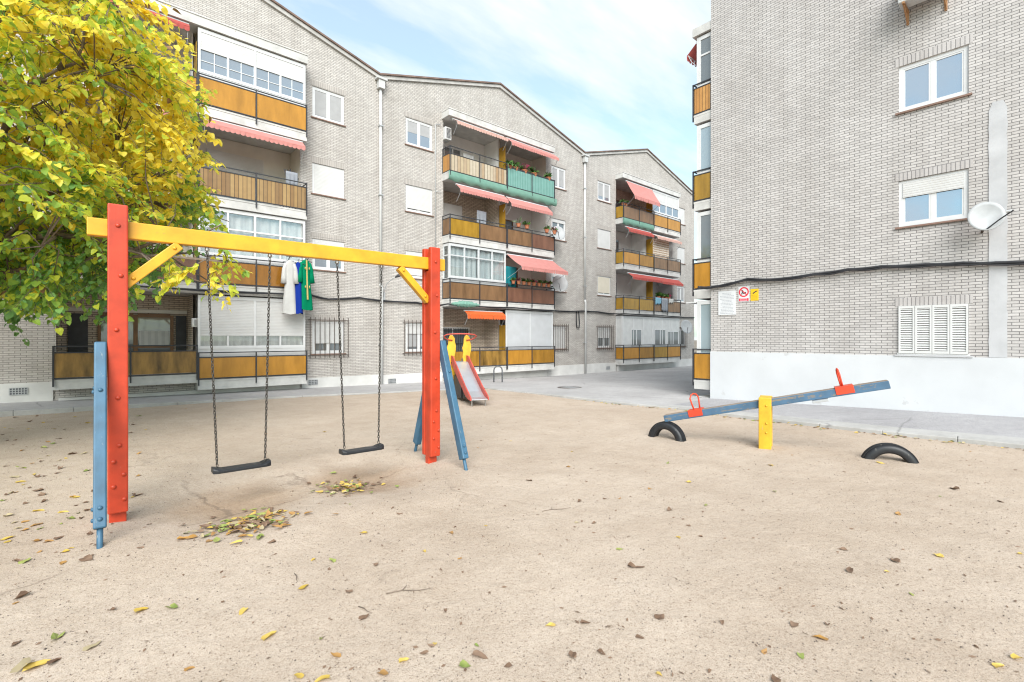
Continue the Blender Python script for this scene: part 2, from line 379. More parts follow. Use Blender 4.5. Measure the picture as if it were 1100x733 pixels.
M['s_yel'] = paint('sign_yellow', (.76, .48, .02, 1), .4, .05, 3, 0)
M['s_ink'] = paint('sign_ink', (.04, .04, .045, 1), .5, .05, 3, 0)
M['s_grey'] = paint('sign_grey_ink', (.34, .35, .38, 1), .5, .05, 3, 0)
M['s_mud'] = paint('sign_ochre_ink', (.42, .24, .02, 1), .5, .05, 3, 0)
M['acw'] = paint('unit_white', (.56, .56, .555, 1), .5, .1, 4, 0)
M['acd'] = paint('unit_dark', (.10, .105, .115, 1), .5, .2, 9, 0)
M['rust'] = paint('rusty_bracket', (.36, .19, .09, 1), .8, .3, 15, .1)
M['glow'] = paint('lamp_head', (.06, .06, .065, 1), .4, .1, 5, 0)

# ------------------------------------------------------------------ ground
def lerp(a, b, t): return a+(b-a)*t
def interp(tab, x):
    if x <= tab[0][0]: return tab[0][1]
    for (x0, y0), (x1, y1) in zip(tab, tab[1:]):
        if x <= x1: return lerp(y0, y1, (x-x0)/(x1-x0))
    return tab[-1][1]
def clamp(x, a=0., b=1.): return max(a, min(b, x))
YK = [(-40, -1.5), (-9.3, -1.78), (-7.3, -1.93), (-3.1, -2.43), (-.5, -3.15), (1.0, -3.65), (2.2, -3.95)]   # sand edge by the left row
XK = [(3.9, 1.8), (9.1, 1.95), (10.6, 2.2), (14.4, 2.28), (16.0, 2.45), (60, 2.6)]                             # sand edge by the right block, by -y
yk = lambda x: interp(YK, x)
xk = lambda y: interp(XK, -y)
SW0, SW1 = cw(-3.55, 4.40), cw(-1.07, 6.46)
BD = (SW1-SW0).normalized(); PD = Vector((BD.y, -BD.x, 0))      # along the beam; perpendicular, towards the camera
if (CAM-SW0).dot(PD) < 0: PD = -PD
DIPS = [SW0+BD*.98-PD*.02, SW0+BD*2.27+PD*.0]
def sand_z(x, y):
    z = .022*noise.noise((x*.45, y*.45, 1.3)) + .008*noise.noise((x*1.7, y*1.7, 4.)) + .0045*noise.noise((x*5, y*5, 9.))
    for d in DIPS:
        v = Vector((x-d.x, y-d.y, 0)); a = v.dot(BD)/.62; b = v.dot(PD)/.72
        r2 = a*a+b*b
        z += -.095*math.exp(-r2*1.1) + .025*math.exp(-(math.sqrt(r2)-1.75)**2*5)
    return z - .004
def sand_mat():
    m, N, L, bs = mat_base('sand'); P = pos(N)
    c = ramp(N, L, nz(N, L, .5, 8, P, .62), [(.32, (.455, .372, .298, 1)), (.64, (.525, .44, .362, 1))])
    c = mix(N, L, .5, c, ramp(N, L, nz(N, L, 2.6, 8, P, .7), [(.34, (.80, .77, .74, 1)), (.6, (1, 1, 1, 1))]), 'MULTIPLY')
    g = nz(N, L, 170, 3, P, .75)
    c = mix(N, L, .7, c, ramp(N, L, g, [(.34, (.46, .41, .36, 1)), (.5, (1, 1, 1, 1))]), 'MULTIPLY')
    g2 = nz(N, L, 55, 4, P, .7)
    c = mix(N, L, .35, c, ramp(N, L, g2, [(.36, (.66, .61, .56, 1)), (.52, (1, 1, 1, 1))]), 'MULTIPLY')
    for sc_, amt, dk in ((150, .55, (.42, .37, .33, 1)), (60, .5, (.5, .45, .4, 1))):
        sv = N.new('ShaderNodeTexVoronoi'); sv.inputs['Scale'].default_value = sc_; L.new(P, sv.inputs['Vector'])
        sr = N.new('ShaderNodeSeparateColor'); L.new(sv.outputs['Color'], sr.inputs[0])
        f = mth(N, L, 'MULTIPLY', mth(N, L, 'LESS_THAN', sv.outputs['Distance'], .34), mth(N, L, 'GREATER_THAN', sr.outputs[0], .72))
        c = mix(N, L, mth(N, L, 'MULTIPLY', f, amt), c, mix(N, L, 1.0, c, dk, 'MULTIPLY'))
    # darker, browner sand colour in the hollows under the swings, noise-edged
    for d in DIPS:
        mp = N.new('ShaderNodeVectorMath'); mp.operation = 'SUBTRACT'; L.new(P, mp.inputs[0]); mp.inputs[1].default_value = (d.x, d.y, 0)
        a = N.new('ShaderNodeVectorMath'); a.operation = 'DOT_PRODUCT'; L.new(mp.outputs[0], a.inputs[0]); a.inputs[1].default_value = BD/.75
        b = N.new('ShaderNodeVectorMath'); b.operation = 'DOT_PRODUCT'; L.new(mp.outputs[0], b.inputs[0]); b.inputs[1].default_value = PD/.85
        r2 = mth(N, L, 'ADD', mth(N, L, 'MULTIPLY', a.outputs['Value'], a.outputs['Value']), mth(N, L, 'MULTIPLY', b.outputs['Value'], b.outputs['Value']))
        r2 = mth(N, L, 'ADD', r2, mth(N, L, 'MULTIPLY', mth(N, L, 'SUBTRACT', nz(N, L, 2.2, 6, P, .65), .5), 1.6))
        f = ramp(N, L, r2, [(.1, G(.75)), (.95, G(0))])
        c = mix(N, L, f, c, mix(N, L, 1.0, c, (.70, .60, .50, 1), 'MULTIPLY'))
    # drying cracks
    v = N.new('ShaderNodeTexVoronoi'); v.feature = 'DISTANCE_TO_EDGE'; v.inputs['Scale'].default_value = .62
    nn = N.new('ShaderNodeTexNoise'); nn.inputs['Scale'].default_value = 1.7; nn.inputs['Detail'].default_value = 7; nn.inputs['Roughness'].default_value = .65; L.new(P, nn.inputs['Vector'])
    wp = N.new('ShaderNodeMix'); wp.data_type = 'VECTOR'; wp.inputs[0].default_value = .3; L.new(P, wp.inputs[4]); L.new(nn.outputs['Color'], wp.inputs[5]); L.new(wp.outputs[1], v.inputs['Vector'])
    cr = ramp(N, L, v.outputs['Distance'], [(0, G(1)), (.011, G(0))])
    vd = N.new('ShaderNodeVectorMath'); vd.operation = 'DISTANCE'; L.new(P, vd.inputs[0]); vd.inputs[1].default_value = (DIPS[0]+PD*.1)
    near = ramp(N, L, mth(N, L, 'DIVIDE', vd.outputs['Value'], 5.0), [(.2, G(1)), (.85, G(0))])
    gate = mth(N, L, 'MULTIPLY', near, ramp(N, L, nz(N, L, .8, 3, P), [(.46, G(0)), (.58, G(1))])); crk = mth(N, L, 'MULTIPLY', cr, gate)
    c = mix(N, L, mth(N, L, 'MULTIPLY', crk, .65), c, (.17, .13, .10, 1))
    L.new(c, bs.inputs['Base Color']); bs.inputs['Roughness'].default_value = .95; bs.inputs['Specular IOR Level'].default_value = .12
    # scuffs and footmarks
    fv = N.new('ShaderNodeTexVoronoi'); fv.feature = 'SMOOTH_F1'; fv.inputs['Scale'].default_value = 3.4; fv.inputs['Smoothness'].default_value = .6
    wp2 = N.new('ShaderNodeMix'); wp2.data_type = 'VECTOR'; wp2.inputs[0].default_value = .22; L.new(P, wp2.inputs[4]); L.new(nn.outputs['Color'], wp2.inputs[5]); L.new(wp2.outputs[1], fv.inputs['Vector'])
    h1 = mth(N, L, 'ADD', mth(N, L, 'MULTIPLY', fv.outputs['Distance'], .8), mth(N, L, 'MULTIPLY', nz(N, L, 9, 6, P, .68), 1.4))
    b1 = N.new('ShaderNodeBump'); b1.inputs['Strength'].default_value = .36; b1.inputs['Distance'].default_value = .035
    L.new(mth(N, L, 'SUBTRACT', h1, mth(N, L, 'MULTIPLY', crk, .5)), b1.inputs['Height'])
    b2 = N.new('ShaderNodeBump'); b2.inputs['Strength'].default_value = .3; b2.inputs['Distance'].default_value = .012
    L.new(mth(N, L, 'ADD', g, g2), b2.inputs['Height']); L.new(b1.outputs[0], b2.inputs['Normal']); L.new(b2.outputs[0], bs.inputs['Normal'])
    return m
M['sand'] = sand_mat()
xs = [-60, -40, -30, -24, -20, -17, -15.5] + [-14.5+i*.11 for i in range(152)]
xs = [x for x in xs if x < 2.1] + [2.2]
vs = [i*.11 for i in range(142)] + [16, 17, 19, 22, 27, 35, 45]
m = MB(); pts = []
for x in xs:
    w = clamp((x+6)/8.2)**2
    for v in vs:
        y = yk(x)-v; xx = x+(xk(y)-2.2)*w
        pts.append((xx, y, sand_z(xx, y)))
nv = len(vs)
m.idx(pts, [(i*nv+j, (i+1)*nv+j, (i+1)*nv+j+1, i*nv+j+1) for i in range(len(xs)-1) for j in range(nv-1)])
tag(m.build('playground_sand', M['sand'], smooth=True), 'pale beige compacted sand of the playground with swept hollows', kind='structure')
def zpav(x, y):
    zf = clamp(-.017*(x+2.3), -.2, .22)
    if y > -10.2:
        k = clamp(-y/7); z = zf*(1-k)+.045*k
        return z
    return .045+.036*(-10.2-y)*clamp((x-2.2)/2.28) if y > -20 else .045+.036*9.8*clamp((x-2.2)/2.28)
m = MB()
px = [-60, -30, -20, -14]+[-12+i*.5 for i in range(29)]
px = [x for x in px if x < 2.2]+[2.2]
for x0, x1 in zip(px, px[1:]):
    for j in range(4):
        q = [(x, lerp(yk(x)+.14, .05, t)) for x, t in ((x0, j/4), (x1, j/4), (x1, (j+1)/4), (x0, (j+1)/4))]
        m.face([(a, b, zpav(a, b)) for a, b in q])
ry = [-3.95+.14-.35*i for i in range(19)]; ry = [0.05, -1.2, -2.5]+ry
ry = [y for y in ry if y > -10.1]+[-10.2]
for y0, y1 in zip(ry, ry[1:]):
    gx = [0]+[.5*i for i in range(1, 9)]+[5, 7, 10, 14, 19, 25, 35, 60]
    for a, b in zip(gx, gx[1:]):
        q = []
        for g, y in ((a, y0), (b, y0), (b, y1), (a, y1)):
            x = (xk(y)+.14 if y < -3.7 else 2.2)+g; q.append((x, y, zpav(x, y)))
        m.face(q)
tag(m.build('pavement', M['paving'], smooth=False), 'pale cracked concrete paving along the left row of flats', kind='structure')
m = MB()
ey = [-10.2-.4*i for i in range(40)]+[-30, -45]
for y0, y1 in zip(ey, ey[1:]):
    for j in range(6):
        q = [(lerp(xk(y)+.42, 4.55, t), y) for y, t in ((y0, j/6), (y0, (j+1)/6), (y1, (j+1)/6), (y1, j/6))]
        m.face([(a, b, zpav(a, b)) for a, b in q])
tag(m.build('asphalt_path', M['asphalt']), 'speckled grey asphalt path along the white base of the right block', kind='structure')
m = MB()
for y0, y1 in zip(ey, ey[1:]):
    m.face([(xk(y)+d, y, zpav(xk(y)+d, y)+.001) for y, d in ((y0, .13), (y0, .425), (y1, .425), (y1, .13))])
tag(m.build('path_border', M['kerb']), 'smooth pale concrete border beside the asphalt path', kind='structure')
# kerb stones along the sand's edge
m = MB()
pl = [(x, yk(x)) for x in [-60, -20]+[-12+i*.95 for i in range(15)] if x < 1.7]
def kerb_run(pl, side, up):
    for (p, q) in zip(pl, pl[1:]):
        p, q = Vector(p+(0,)), Vector(q+(0,)); d = (q-p).normalized(); n = side(d); g = d*.0015
        top = lambda c: zpav(c.x, c.y)+up
        a, b = p+g, q-g; c, e = b+n*.15, a+n*.15
        bt = [Vector((v.x, v.y, -.2)) for v in (a, b, c, e)]; tp = [Vector((v.x, v.y, max(.02, top(v)))) for v in (a, b, c, e)]
        m.idx(bt+tp, [(0,1,2,3),(4,5,6,7),(0,1,5,4),(1,2,6,5),(2,3,7,6),(3,0,4,7)])
kerb_run(pl+[(1.82, -3.86)], lambda d: Vector((-d.y, d.x, 0)), .012)
kerb_run([(xk(y), y) for y in [-3.9-i*.95 for i in range(26)]], lambda d: Vector((-d.y, d.x, 0)), .006)
tag(m.build('kerb', M['kerb'], bevel=.012), 'concrete kerb stones edging the sand', kind='structure')
m = MB(); m.face([(-400, -400, -.6), (400, -400, -.6), (400, 400, -.6), (-400, 400, -.6)])
tag(m.build('ground', M['soil']), 'open ground reaching the horizon', kind='structure')
# iron cover sunk in the paving
c = gp(612, 417); dc = thing('drain_cover', (c.x, c.y, zpav(c.x, c.y)+.004), 'dark iron drain cover set in the grey paving behind the slide', 'drain cover')
MB().lathe((0,0,-.02), [(.40, 0), (.40, .022), (.36, .024)], 20).build('rim', M['iron_rust'], dc, local=True)
m = MB(); m.lathe((0,0,-.02), [(.35, .0), (.35, .0235)], 20)
for i in range(-3, 4): m.box(-.25, .25, i*.08-.012, i*.08+.012, .006, .012)
m.build('lid', M['alu'], dc, local=True)

BOLT = {}
def bolts(mat, parent, spots, r=.017):
    for (p, d) in spots:
        if (mat, r) not in BOLT:
            m = MB(); m.bolt((0, 0, 0), (0, 0, 1), r); o = m.build('bolt', M[mat], parent, smooth=True, local=True); BOLT[(mat, r)] = o
        else:
            o = BOLT[(mat, r)].copy(); COL.objects.link(o); o.parent = parent
        o.location = p; o.rotation_euler = Vector(d).to_track_quat('Z', 'Y').to_euler()
# ------------------------------------------------------------------ building kit
FLR = [.45, 3.17, 5.68, 8.17]; TOP = [2.88, 5.40, 7.88, 10.35]; SLT = .28

def wall_holes(mb, a0, a1, z0, z1, holes, depth=.12):
    As = sorted({a0, a1, *[h[0] for h in holes], *[h[1] for h in holes]}); Zs = sorted({z0, z1, *[h[2] for h in holes], *[h[3] for h in holes]})
    for x0, x1 in zip(As, As[1:]):
        for y0, y1 in zip(Zs, Zs[1:]):
            cx, cy = (x0+x1)/2, (y0+y1)/2
            if any(h[0] < cx < h[1] and h[2] < cy < h[3] for h in holes): continue
            mb.face([(x0, 0, y0), (x1, 0, y0), (x1, 0, y1), (x0, 0, y1)])
    for h in holes:
        d = -(h[4] if len(h) > 4 else depth); a, b, c, e = h[:4]
        mb.face([(a, 0, c), (a, 0, e), (a, d, e), (a, d, c)]); mb.face([(b, 0, c), (b, 0, e), (b, d, e), (b, d, c)])
        mb.face([(a, 0, e), (b, 0, e), (b, d, e), (a, d, e)]); mb.face([(a, 0, c), (b, 0, c), (b, d, c), (a, d, c)])

def window(root, fr, a0, a1, z0, z1, shutter=0, pane='pane', grille=False, lintel='brick_soldier', smat='shut', bars=False, curtain=None, sill=True, lz=.2, louvre=False):
    d = -.03; t = .07
    f = MB(fr)
    f.box(a0, a0+t, d-.05, d, z0, z1); f.box(a1-t, a1, d-.05, d, z0, z1)
    f.box(a0+t, a1-t, d-.05, d, z0, z0+t); f.box(a0+t, a1-t, d-.05, d, z1-t, z1)
    am = (a0+a1)/2
    f.box(am-.03, am+.03, d-.045, d-.004, z0+t, z1-t)
    for (p, q) in ((a0+t, am-.03), (am+.03, a1-t)):         # sashes
        f.box(p, p+.028, d-.04, d-.006, z0+t, z1-t); f.box(q-.028, q, d-.04, d-.006, z0+t, z1-t)
        f.box(p+.028, q-.028, d-.04, d-.006, z0+t, z0+t+.03); f.box(p+.028, q-.028, d-.04, d-.006, z1-t-.03, z1-t)
        if bars:
            f.box((p+q)/2-.008, (p+q)/2+.008, d-.038, d-.012, z0+t+.03, z1-t-.03); f.box(p+.028, q-.028, d-.037, d-.013, (z0+z1)/2-.008, (z0+z1)/2+.008)
    w = f.build('window', M['pvc'], root)
    MB(fr).box(a0+t, a1-t, d-.032, d-.024, z0+t, z1-t).build('pane', M[pane], w)
    if curtain:
        MB(fr).box(a0+t+.03, a1-t-.03, d-.022, d-.018, z1-t-.03-(z1-z0-2*t-.06)*curtain, z1-t-.03).build('blind', M['blind'], w)
    if shutter:
        zs = z1-(z1-z0)*shutter
        s = MB(fr); s.box(a0+.066, a1-.066, d-.002, d+.012, zs, z1-.05); s.box(a0+.066, a1-.066, d-.002, d+.018, zs-.03, zs)
        s.build('roller_shutter', M[smat], w)
    if sill: MB(fr).box(a0-.05, a1+.05, d-.05, .045, z0-.035, z0-.002).build('sill', M['sill'], w)
    if lintel: MB(fr).box(a0-.06, a1+.06, -.08, .005, z1+.002, z1+lz).build('lintel', M[lintel], w)
    if grille:
        g = MB(fr); b = .10
        for z in (z0-.06, z1+.03, ): g.box(a0-.12, a1+.12, b-.01, b+.01, z-.012, z+.012)
        n = 9
        for i in range(n):
            a = lerp(a0-.1, a1+.1, i/(n-1)); g.box(a-.009, a+.009, b-.009, b+.009, z0-.14, z1+.12)
        for a in (a0-.12, a1+.12):
            for z in (z0-.06, z1+.03): g.box(a-.01, a+.01, 0, b, z-.01, z+.01)
        g.build('window_grille', M['iron_rust'], root)
    return w

def awning(root, fr, a0, a1, zt, out, drop, mat, b0=.46, val=.13, arms=True):
    n = 14; m = MB(fr); pts = []
    for i in range(n+1):
        a = lerp(a0, a1, i/n); sag = .012*math.sin(i*1.9)
        for j in range(5):
            t = j/4; pts.append((a, b0+out*t, zt-drop*t-.035*math.sin(math.pi*t)*(out > .4)+sag*t))
    m.idx(pts, [(i*5+j, (i+1)*5+j, (i+1)*5+j+1, i*5+j+1) for i in range(n) for j in range(4)])
    w = m.build('awning', M[mat], root, smooth=True)
    v = MB(fr); nn = max(6, int((a1-a0)/.13)); z = zt-drop
    for i in range(nn):                                      # scalloped valance
        p, q = lerp(a0, a1, i/nn), lerp(a0, a1, (i+1)/nn); bb = b0+out+.004+.01*math.sin(i*1.3)
        v.face([(p, bb, z+.01), (q, bb, z+.01), (q, bb, z-val*.72), (lerp(p, q, .75), bb+.004, z-val*.94), (lerp(p, q, .5), bb+.006, z-val), (lerp(p, q, .25), bb+.004, z-val*.94), (p, bb, z-val*.72)])
    v.build('valance', M[mat], w)
    k = MB(fr); k.box(a0+.01, a1-.01, b0+out-.045, b0+out-.022, z-.03, z-.004)
    k.tube([(a0, b0-.02, zt), (a1, b0-.02, zt)], .035, 8)
    k.build('front_bar', M['alu_l'], w)
    if arms:
        for a in (a0+.04, a1-.04):
            MB(fr).tube([(a, b0-.02, zt-drop-.42), (a, b0+out*.6, zt-drop-.2), (a, b0+out-.03, z-.02)], .009, 6).build('arm', M['alu'], w)
    return w

def rail_bits(fr, a0, a1, F, rh, b, ph, side):
    """black railing: rails, posts, feet on the slab edge, with the return to the wall at the outer side"""
    r = MB(fr); am = (a0+a1)/2
    for z in (F+rh, F+ph+.03, F+.03): r.box(a0, a1, b-.015, b+.015, z-.014, z+.014)
    for a in (a0+.018, am, a1-.018): r.box(a-.016, a+.016, b+.002, b+.034, F-.16, F+rh+.016)
    if side:
        a = a0+.014 if side < 0 else a1-.014
        for z in (F+rh-.002, F+ph+.028, F+.028): r.box(a-.013, a+.013, .0, b-.016, z-.013, z+.013)
        r.box(a-.012, a+.012, .01, .034, F+.01, F+rh)
    return r

def balcony(root, fr, a0, a1, k, side, F=None, top=None, panel='amber', panel2=None, rh=.8, ph=.64, slt=None, back='lwhite', open_=True, enc=None, door=None, sidep=None, net=False, divider=True, depth=1.0, p=.5):
    F = FLR[k] if F is None else F; top = TOP[k] if top is None else top; slt = SLT if slt is None else slt
    s = MB(fr)
    s.box(a0, a1, -depth, p, F-slt, F)
    s.box(a0-.004 if side < 0 else a0, a1+.004 if side > 0 else a1, .02, p+.012, F-.05, F+.004)
    w = s.build('balcony', M['slab'], root)
    b = p+.02
    rail_bits(fr, a0, a1, F, rh, b, ph, side).build('railing', M['iron'], w)
    am = (a0+a1)/2
    for (x0, x1, pm) in ((a0+.04, am-.02, panel), (am+.02, a1-.04, panel2 or panel)):
        MB(fr).box(x0, x1, b-.008, b+.004, F+.05, F+ph+.014).build('panel', M[pm], w)
    if side:
        a = a0+.014 if side < 0 else a1-.014
        MB(fr).box(a-.005, a+.005, .05, b-.03, F+.05, F+ph+.012).build('side_panel', M[sidep or panel], w)
    # loggia walls
    lg = MB(fr)
    lg.face([(a0, -depth, F), (a1, -depth, F), (a1, -depth, top), (a0, -depth, top)])
    for a in ((a0+.055) if side < 0 else a0+.04, (a1-.055) if side > 0 else a1-.04):
        lg.face([(a, -depth, F), (a, 0, F), (a, 0, top), (a, -depth, top)])
    lg.build('loggia_wall', M[back], w)
    if divider and open_:
        x = a1 if side < 0 else a0; e = -.02 if side < 0 else .02
        MB(fr).box(x+e-.006, x+e+.006, .03, p-.06, F+.02, F+1.75).build('divider', M['amber_y'], w)
    if door and open_:
        kind, x0, x1, z0, z1 = door; d = MB(fr); y = -depth
        mt = {'wood': 'woodb', 'white': 'pvc', 'blind': 'pvc', 'dark': 'woodb'}[kind]
        t = .055; d.box(x0, x0+t, y, y+.05, z0, z1); d.box(x1-t, x1, y, y+.05, z0, z1); d.box(x0+t, x1-t, y, y+.05, z1-t, z1); d.box(x0+t, x1-t, y, y+.05, z0, z0+t)
        d.box((x0+x1)/2-.03, (x0+x1)/2+.03, y, y+.052, z0+t, z1-t)
        dw = d.build('inner_window', M[mt], w)
        MB(fr).box(x0+t, x1-t, y+.008, y+.02, z0+t, z1-t).build('inner_pane', M['pane_d'], w)
        if kind == 'blind': MB(fr).box(x0+.02, x1-.02, y+.055, y+.07, z0+(z1-z0)*.25, z1).build('inner_blind', M['shut'], w)
    if enc: enclosure(w, fr, a0, a1, F, top, side, **enc)
    if net:
        n = MB(fr); q = 16; pts = []
        for i in range(q+1):
            x = lerp(a0-.05, a1 if side < 0 else a1+.12, i/q)
            for (bb, z) in ((p+.045, F+.0), (p+.05, F-.13), (p+.042, F-.27), (p-.05, F-.33)):
                pts.append((x, bb+.008*math.sin(i*2.3+z*9), z+.03*math.sin(i*1.7+bb*30)*(z < F-.2)))
        n.idx(pts, [(i*4+j, (i+1)*4+j, (i+1)*4+j+1, i*4+j+1) for i in range(q) for j in range(3)])
        n.build('netting', M[net], w, smooth=True)
    return w

def enclosure(w, fr, a0, a1, F, top, side, cols=2, sub=2, sill=.8, shut=0, transom=0, curtain=None, frame='pvc', pane='clear', smat='shut', b=.43, grid=False, solid=False, wins=None):
    f = MB(fr); t = .06; z0, z1 = F+sill, top-.03
    x0 = a0+.03 if side < 0 else a0+.015; x1 = a1-.03 if side > 0 else a1-.015
    f.box(x0, x1, b-.05, b, F+.006, z0)                     # lower panel
    f.box(x0, x1, b-.055, b+.006, z1-.1, z1)
    f.box(x0, x1, b-.056, b+.012, z0, z0+.05)
    for i in range(cols+1):
        x = lerp(x0+t/2, x1-t/2, i/cols); f.box(x-t/2, x+t/2, b-.054, b+.009, z0+.05, z1-.1)
    e = [];  xs_ = x0 if side < 0 else x1
    cells = [(lerp(x0+t/2, x1-t/2, i/cols)+t/2, lerp(x0+t/2, x1-t/2, (i+1)/cols)-t/2) for i in range(cols)]
    zs = z1-.1-(z1-z0-.15)*shut
    if not solid:
        for (p, q) in cells:
            for j in range(1, sub):
                x = lerp(p, q, j/sub); f.box(x-.025, x+.025, b-.05, b+.002, z0+.05, zs)
            for j in range(sub):
                l, r = lerp(p, q, j/sub), lerp(p, q, (j+1)/sub)
                f.box(l, r, b-.048, b-.001, z0+.05, z0+.09)
                if grid:
                    f.box((l+r)/2-.009, (l+r)/2+.009, b-.03, b-.012, z0+.09, zs); zz = (z0+zs)/2
                    f.box(l, r, b-.029, b-.013, zz-.009, zz+.009)
            if transom: f.box(p, q, b-.051, b+.001, z1-.1-transom-.045, z1-.1-transom)
    # return at the outer end
    if side:
        xa, xb = (x0, x0+.05) if side < 0 else (x1-.05, x1)
        f.box(xa, xb, .0, b-.056, F+.006, z0); f.box(xa, xb, .0, b-.056, z1-.1, z1); f.box(xa, xb, 0, .05, z0, z1-.1); f.box(xa, xb, b-.1, b-.057, z0, z1-.1)
        if transom: f.box(xa, xb, .05, b-.1, z1-.145-transom, z1-.1-transom)
    o = f.build('enclosure_frame', M[frame], w)
    if not solid:
        g = MB(fr); g.box(x0+t, x1-t, b-.036, b-.03, z0+.05, zs)
        if side: g.box((x0+.02) if side < 0 else x1-.026, (x0+.026) if side < 0 else x1-.02, .05, b-.1, z0, z1-.1)
        g.build('enclosure_pane', M[pane], w)
    if curtain:
        c = MB(fr)
        for (p, q) in cells:
            n = 26; pts = []
            for i in range(n+1):
                x = lerp(p, q, i/n); y = b-.12+.022*math.sin(i*1.25+p*3)
                gap = 1 if curtain != 'parted' else 1
                pts += [(x, y, z0), (x, y, z1-.05)]
            c.idx(pts, [(2*i, 2*i+2, 2*i+3, 2*i+1) for i in range(n)])
        c.build('curtain', M['curt' if curtain in (True, 'parted') else curtain], w, smooth=True)
    if shut or solid:
        s = MB(fr)
        if solid and side: s.box(*((x0+.02, x0+.03) if side < 0 else (x1-.03, x1-.02)), .05, b-.1, z0, z1-.1)
        for (p, q) in cells: s.box(p, q, b-.026, b-.008, zs if not solid else z0+.05, z1-.1)
        if not solid:
            for (p, q) in cells: s.box(p, q, b-.03, b+.004, zs-.03, zs)
        s.build('roller_shutter', M[smat], w)
    if wins:
        for (p, q, c, e_) in wins:
            s = MB(fr); mm = (p+q)/2
            s.box(p, q, b-.004, b+.018, c, c+.05); s.box(p, q, b-.004, b+.018, e_-.05, e_); s.box(p, p+.05, b-.004, b+.018, c+.05, e_-.05); s.box(q-.05, q, b-.004, b+.018, c+.05, e_-.05); s.box(mm-.035, mm+.035, b-.004, b+.02, c+.05, e_-.05)
            s.build('sliding_window', M['pvc'], w)
            MB(fr).box(p+.05, q-.05, b-.004, b+.006, c+.05, e_-.05).build('sliding_pane', M['pane_d'], w)

# ------------------------------------------------------------------ the left row
EAVE, RIDGE = 11.03, 12.62
HW = 2.95
def block(name, x0, x1, label):
    xc = (x0+x1)/2
    return thing(name, (xc, 0, 0), label, 'apartment building', 'gabled brick apartment blocks of the left row'), xc
def block_shell(root, xc, x0, x1, wins, gf_top=None):
    holes = [(w[0], w[1], w[2], w[3]) for w in wins]
    for k in range(4): holes.append((xc-HW+.05, xc+HW-.05, FLR[k]-.02 if k else FLR[0]-.02, TOP[k], .02))
    m = MB(FL); wall_holes(m, x0, x1, -.5, EAVE-.15, holes)
    m.face([(x0, 0, EAVE-.15), (x1, 0, EAVE-.15), (x1, 0, EAVE), (xc, 0, RIDGE), (x0, 0, EAVE)])
    m.build('wall', M['brick'], root)
    m = MB(FL)
    for a in (x0, x1): m.face([(a, -.002, -.5), (a, -9, -.5), (a, -9, EAVE), (a, -.002, EAVE)])
    m.face([(x0, -9, -.5), (x1, -9, -.5), (x1, -9, EAVE), (xc, -9, RIDGE), (x0, -9, EAVE)])
    m.build('rear_wall', M['brick'], root)
    for s in (-1, 1):
        xe = x0 if s < 0 else x1
        m = MB(FL)
        m.idx([(xe, .12, EAVE+.10), (xc, .12, RIDGE+.10), (xc, -9.2, RIDGE+.10), (xe, -9.2, EAVE+.10), (xe, .12, EAVE+.16), (xc, .12, RIDGE+.16), (xc, -9.2, RIDGE+.16), (xe, -9.2, EAVE+.16)],
              [(0,1,2,3),(4,5,6,7),(0,1,5,4),(1,2,6,5),(2,3,7,6),(3,0,4,7)])
        m.build('roof', M['tile'], root)
        m = MB(FL)
        m.idx([(xe, .07, EAVE-.03), (xc, .07, RIDGE-.03), (xc, -.01, RIDGE-.03), (xe, -.01, EAVE-.03), (xe, .07, EAVE+.095), (xc, .07, RIDGE+.095), (xc, -.01, RIDGE+.095), (xe, -.01, EAVE+.095)],
              [(0,1,2,3),(4,5,6,7),(0,1,5,4),(1,2,6,5),(2,3,7,6),(3,0,4,7)])
        m.build('roof_verge', M['verge'], root)
    # plinth, stopping at the raised balcony base
    for (p, q) in ((x0+.004, xc-HW), (xc+HW, x1-.004)):
        m = MB(FL); n = max(1, int(q-p))
        m.box(p, q, .0, .035, -.5, interp([(-11, .60), (-3, .34), (2, .29), (12, .29), (23, .27)], (p+q)/2)); m.build('plinth', M['plinth'], root)
    m = MB(FL); m.box(xc-HW+.1, xc+HW-.1, -.6, .12, -.5, .16); m.build('balcony_base', M['plinth'], root)
    m = MB(FL); m.box(xc-HW-.02, xc+HW+.02, -1.0, .52, 10.352, 10.60); m.box(xc-HW-.03, xc+HW+.03, -.0, .54, 10.602, 10.63)
    m.build('canopy_slab', M['slab'], root)
def vent(root, a, z, w=.3, h=.16):
    m = MB(FL); m.box(a, a+w, .036, .042, z, z+h)
    m.build('vent_recess', M['acd'], root)
    m = MB(FL)
    for i in range(7): m.box(a+i*w/6-.008, a+i*w/6+.008, .042, .052, z, z+h)
    for i in range(4): m.box(a, a+w, .043, .05, z+i*h/3-.008, z+i*h/3+.008)
    m.build('vent_grille', M['alu'], root)

WZ = [(1.12, 2.21), (3.92, 4.94), (6.43, 7.44), (8.95, 9.98)]
# --- block nearest, left
rA, cA = block('apartment_block', -11.3, 0.0, 'nearest left brick block behind the yellow-leaved tree and swing')
wA = [(-2.36, -1.28)+WZ[k] for k in range(4)]
block_shell(rA, cA, -11.3, 0, wA)
window(rA, FL, *wA[0], shutter=.66, pane='pane_d', grille=True)
window(rA, FL, *wA[1], shutter=.45, pane='pane')
window(rA, FL, *wA[2], shutter=1)
window(rA, FL, *wA[3], pane='pane', curtain=.98)
L0, MD, R1 = cA-HW, cA, cA+HW
balcony(rA, FL, L0, MD, 0, -1, F=.64, panel='amber_grime', back='brick_in', rh=.8, ph=.62, slt=.24, divider=False)
bw = rA.children[-1]
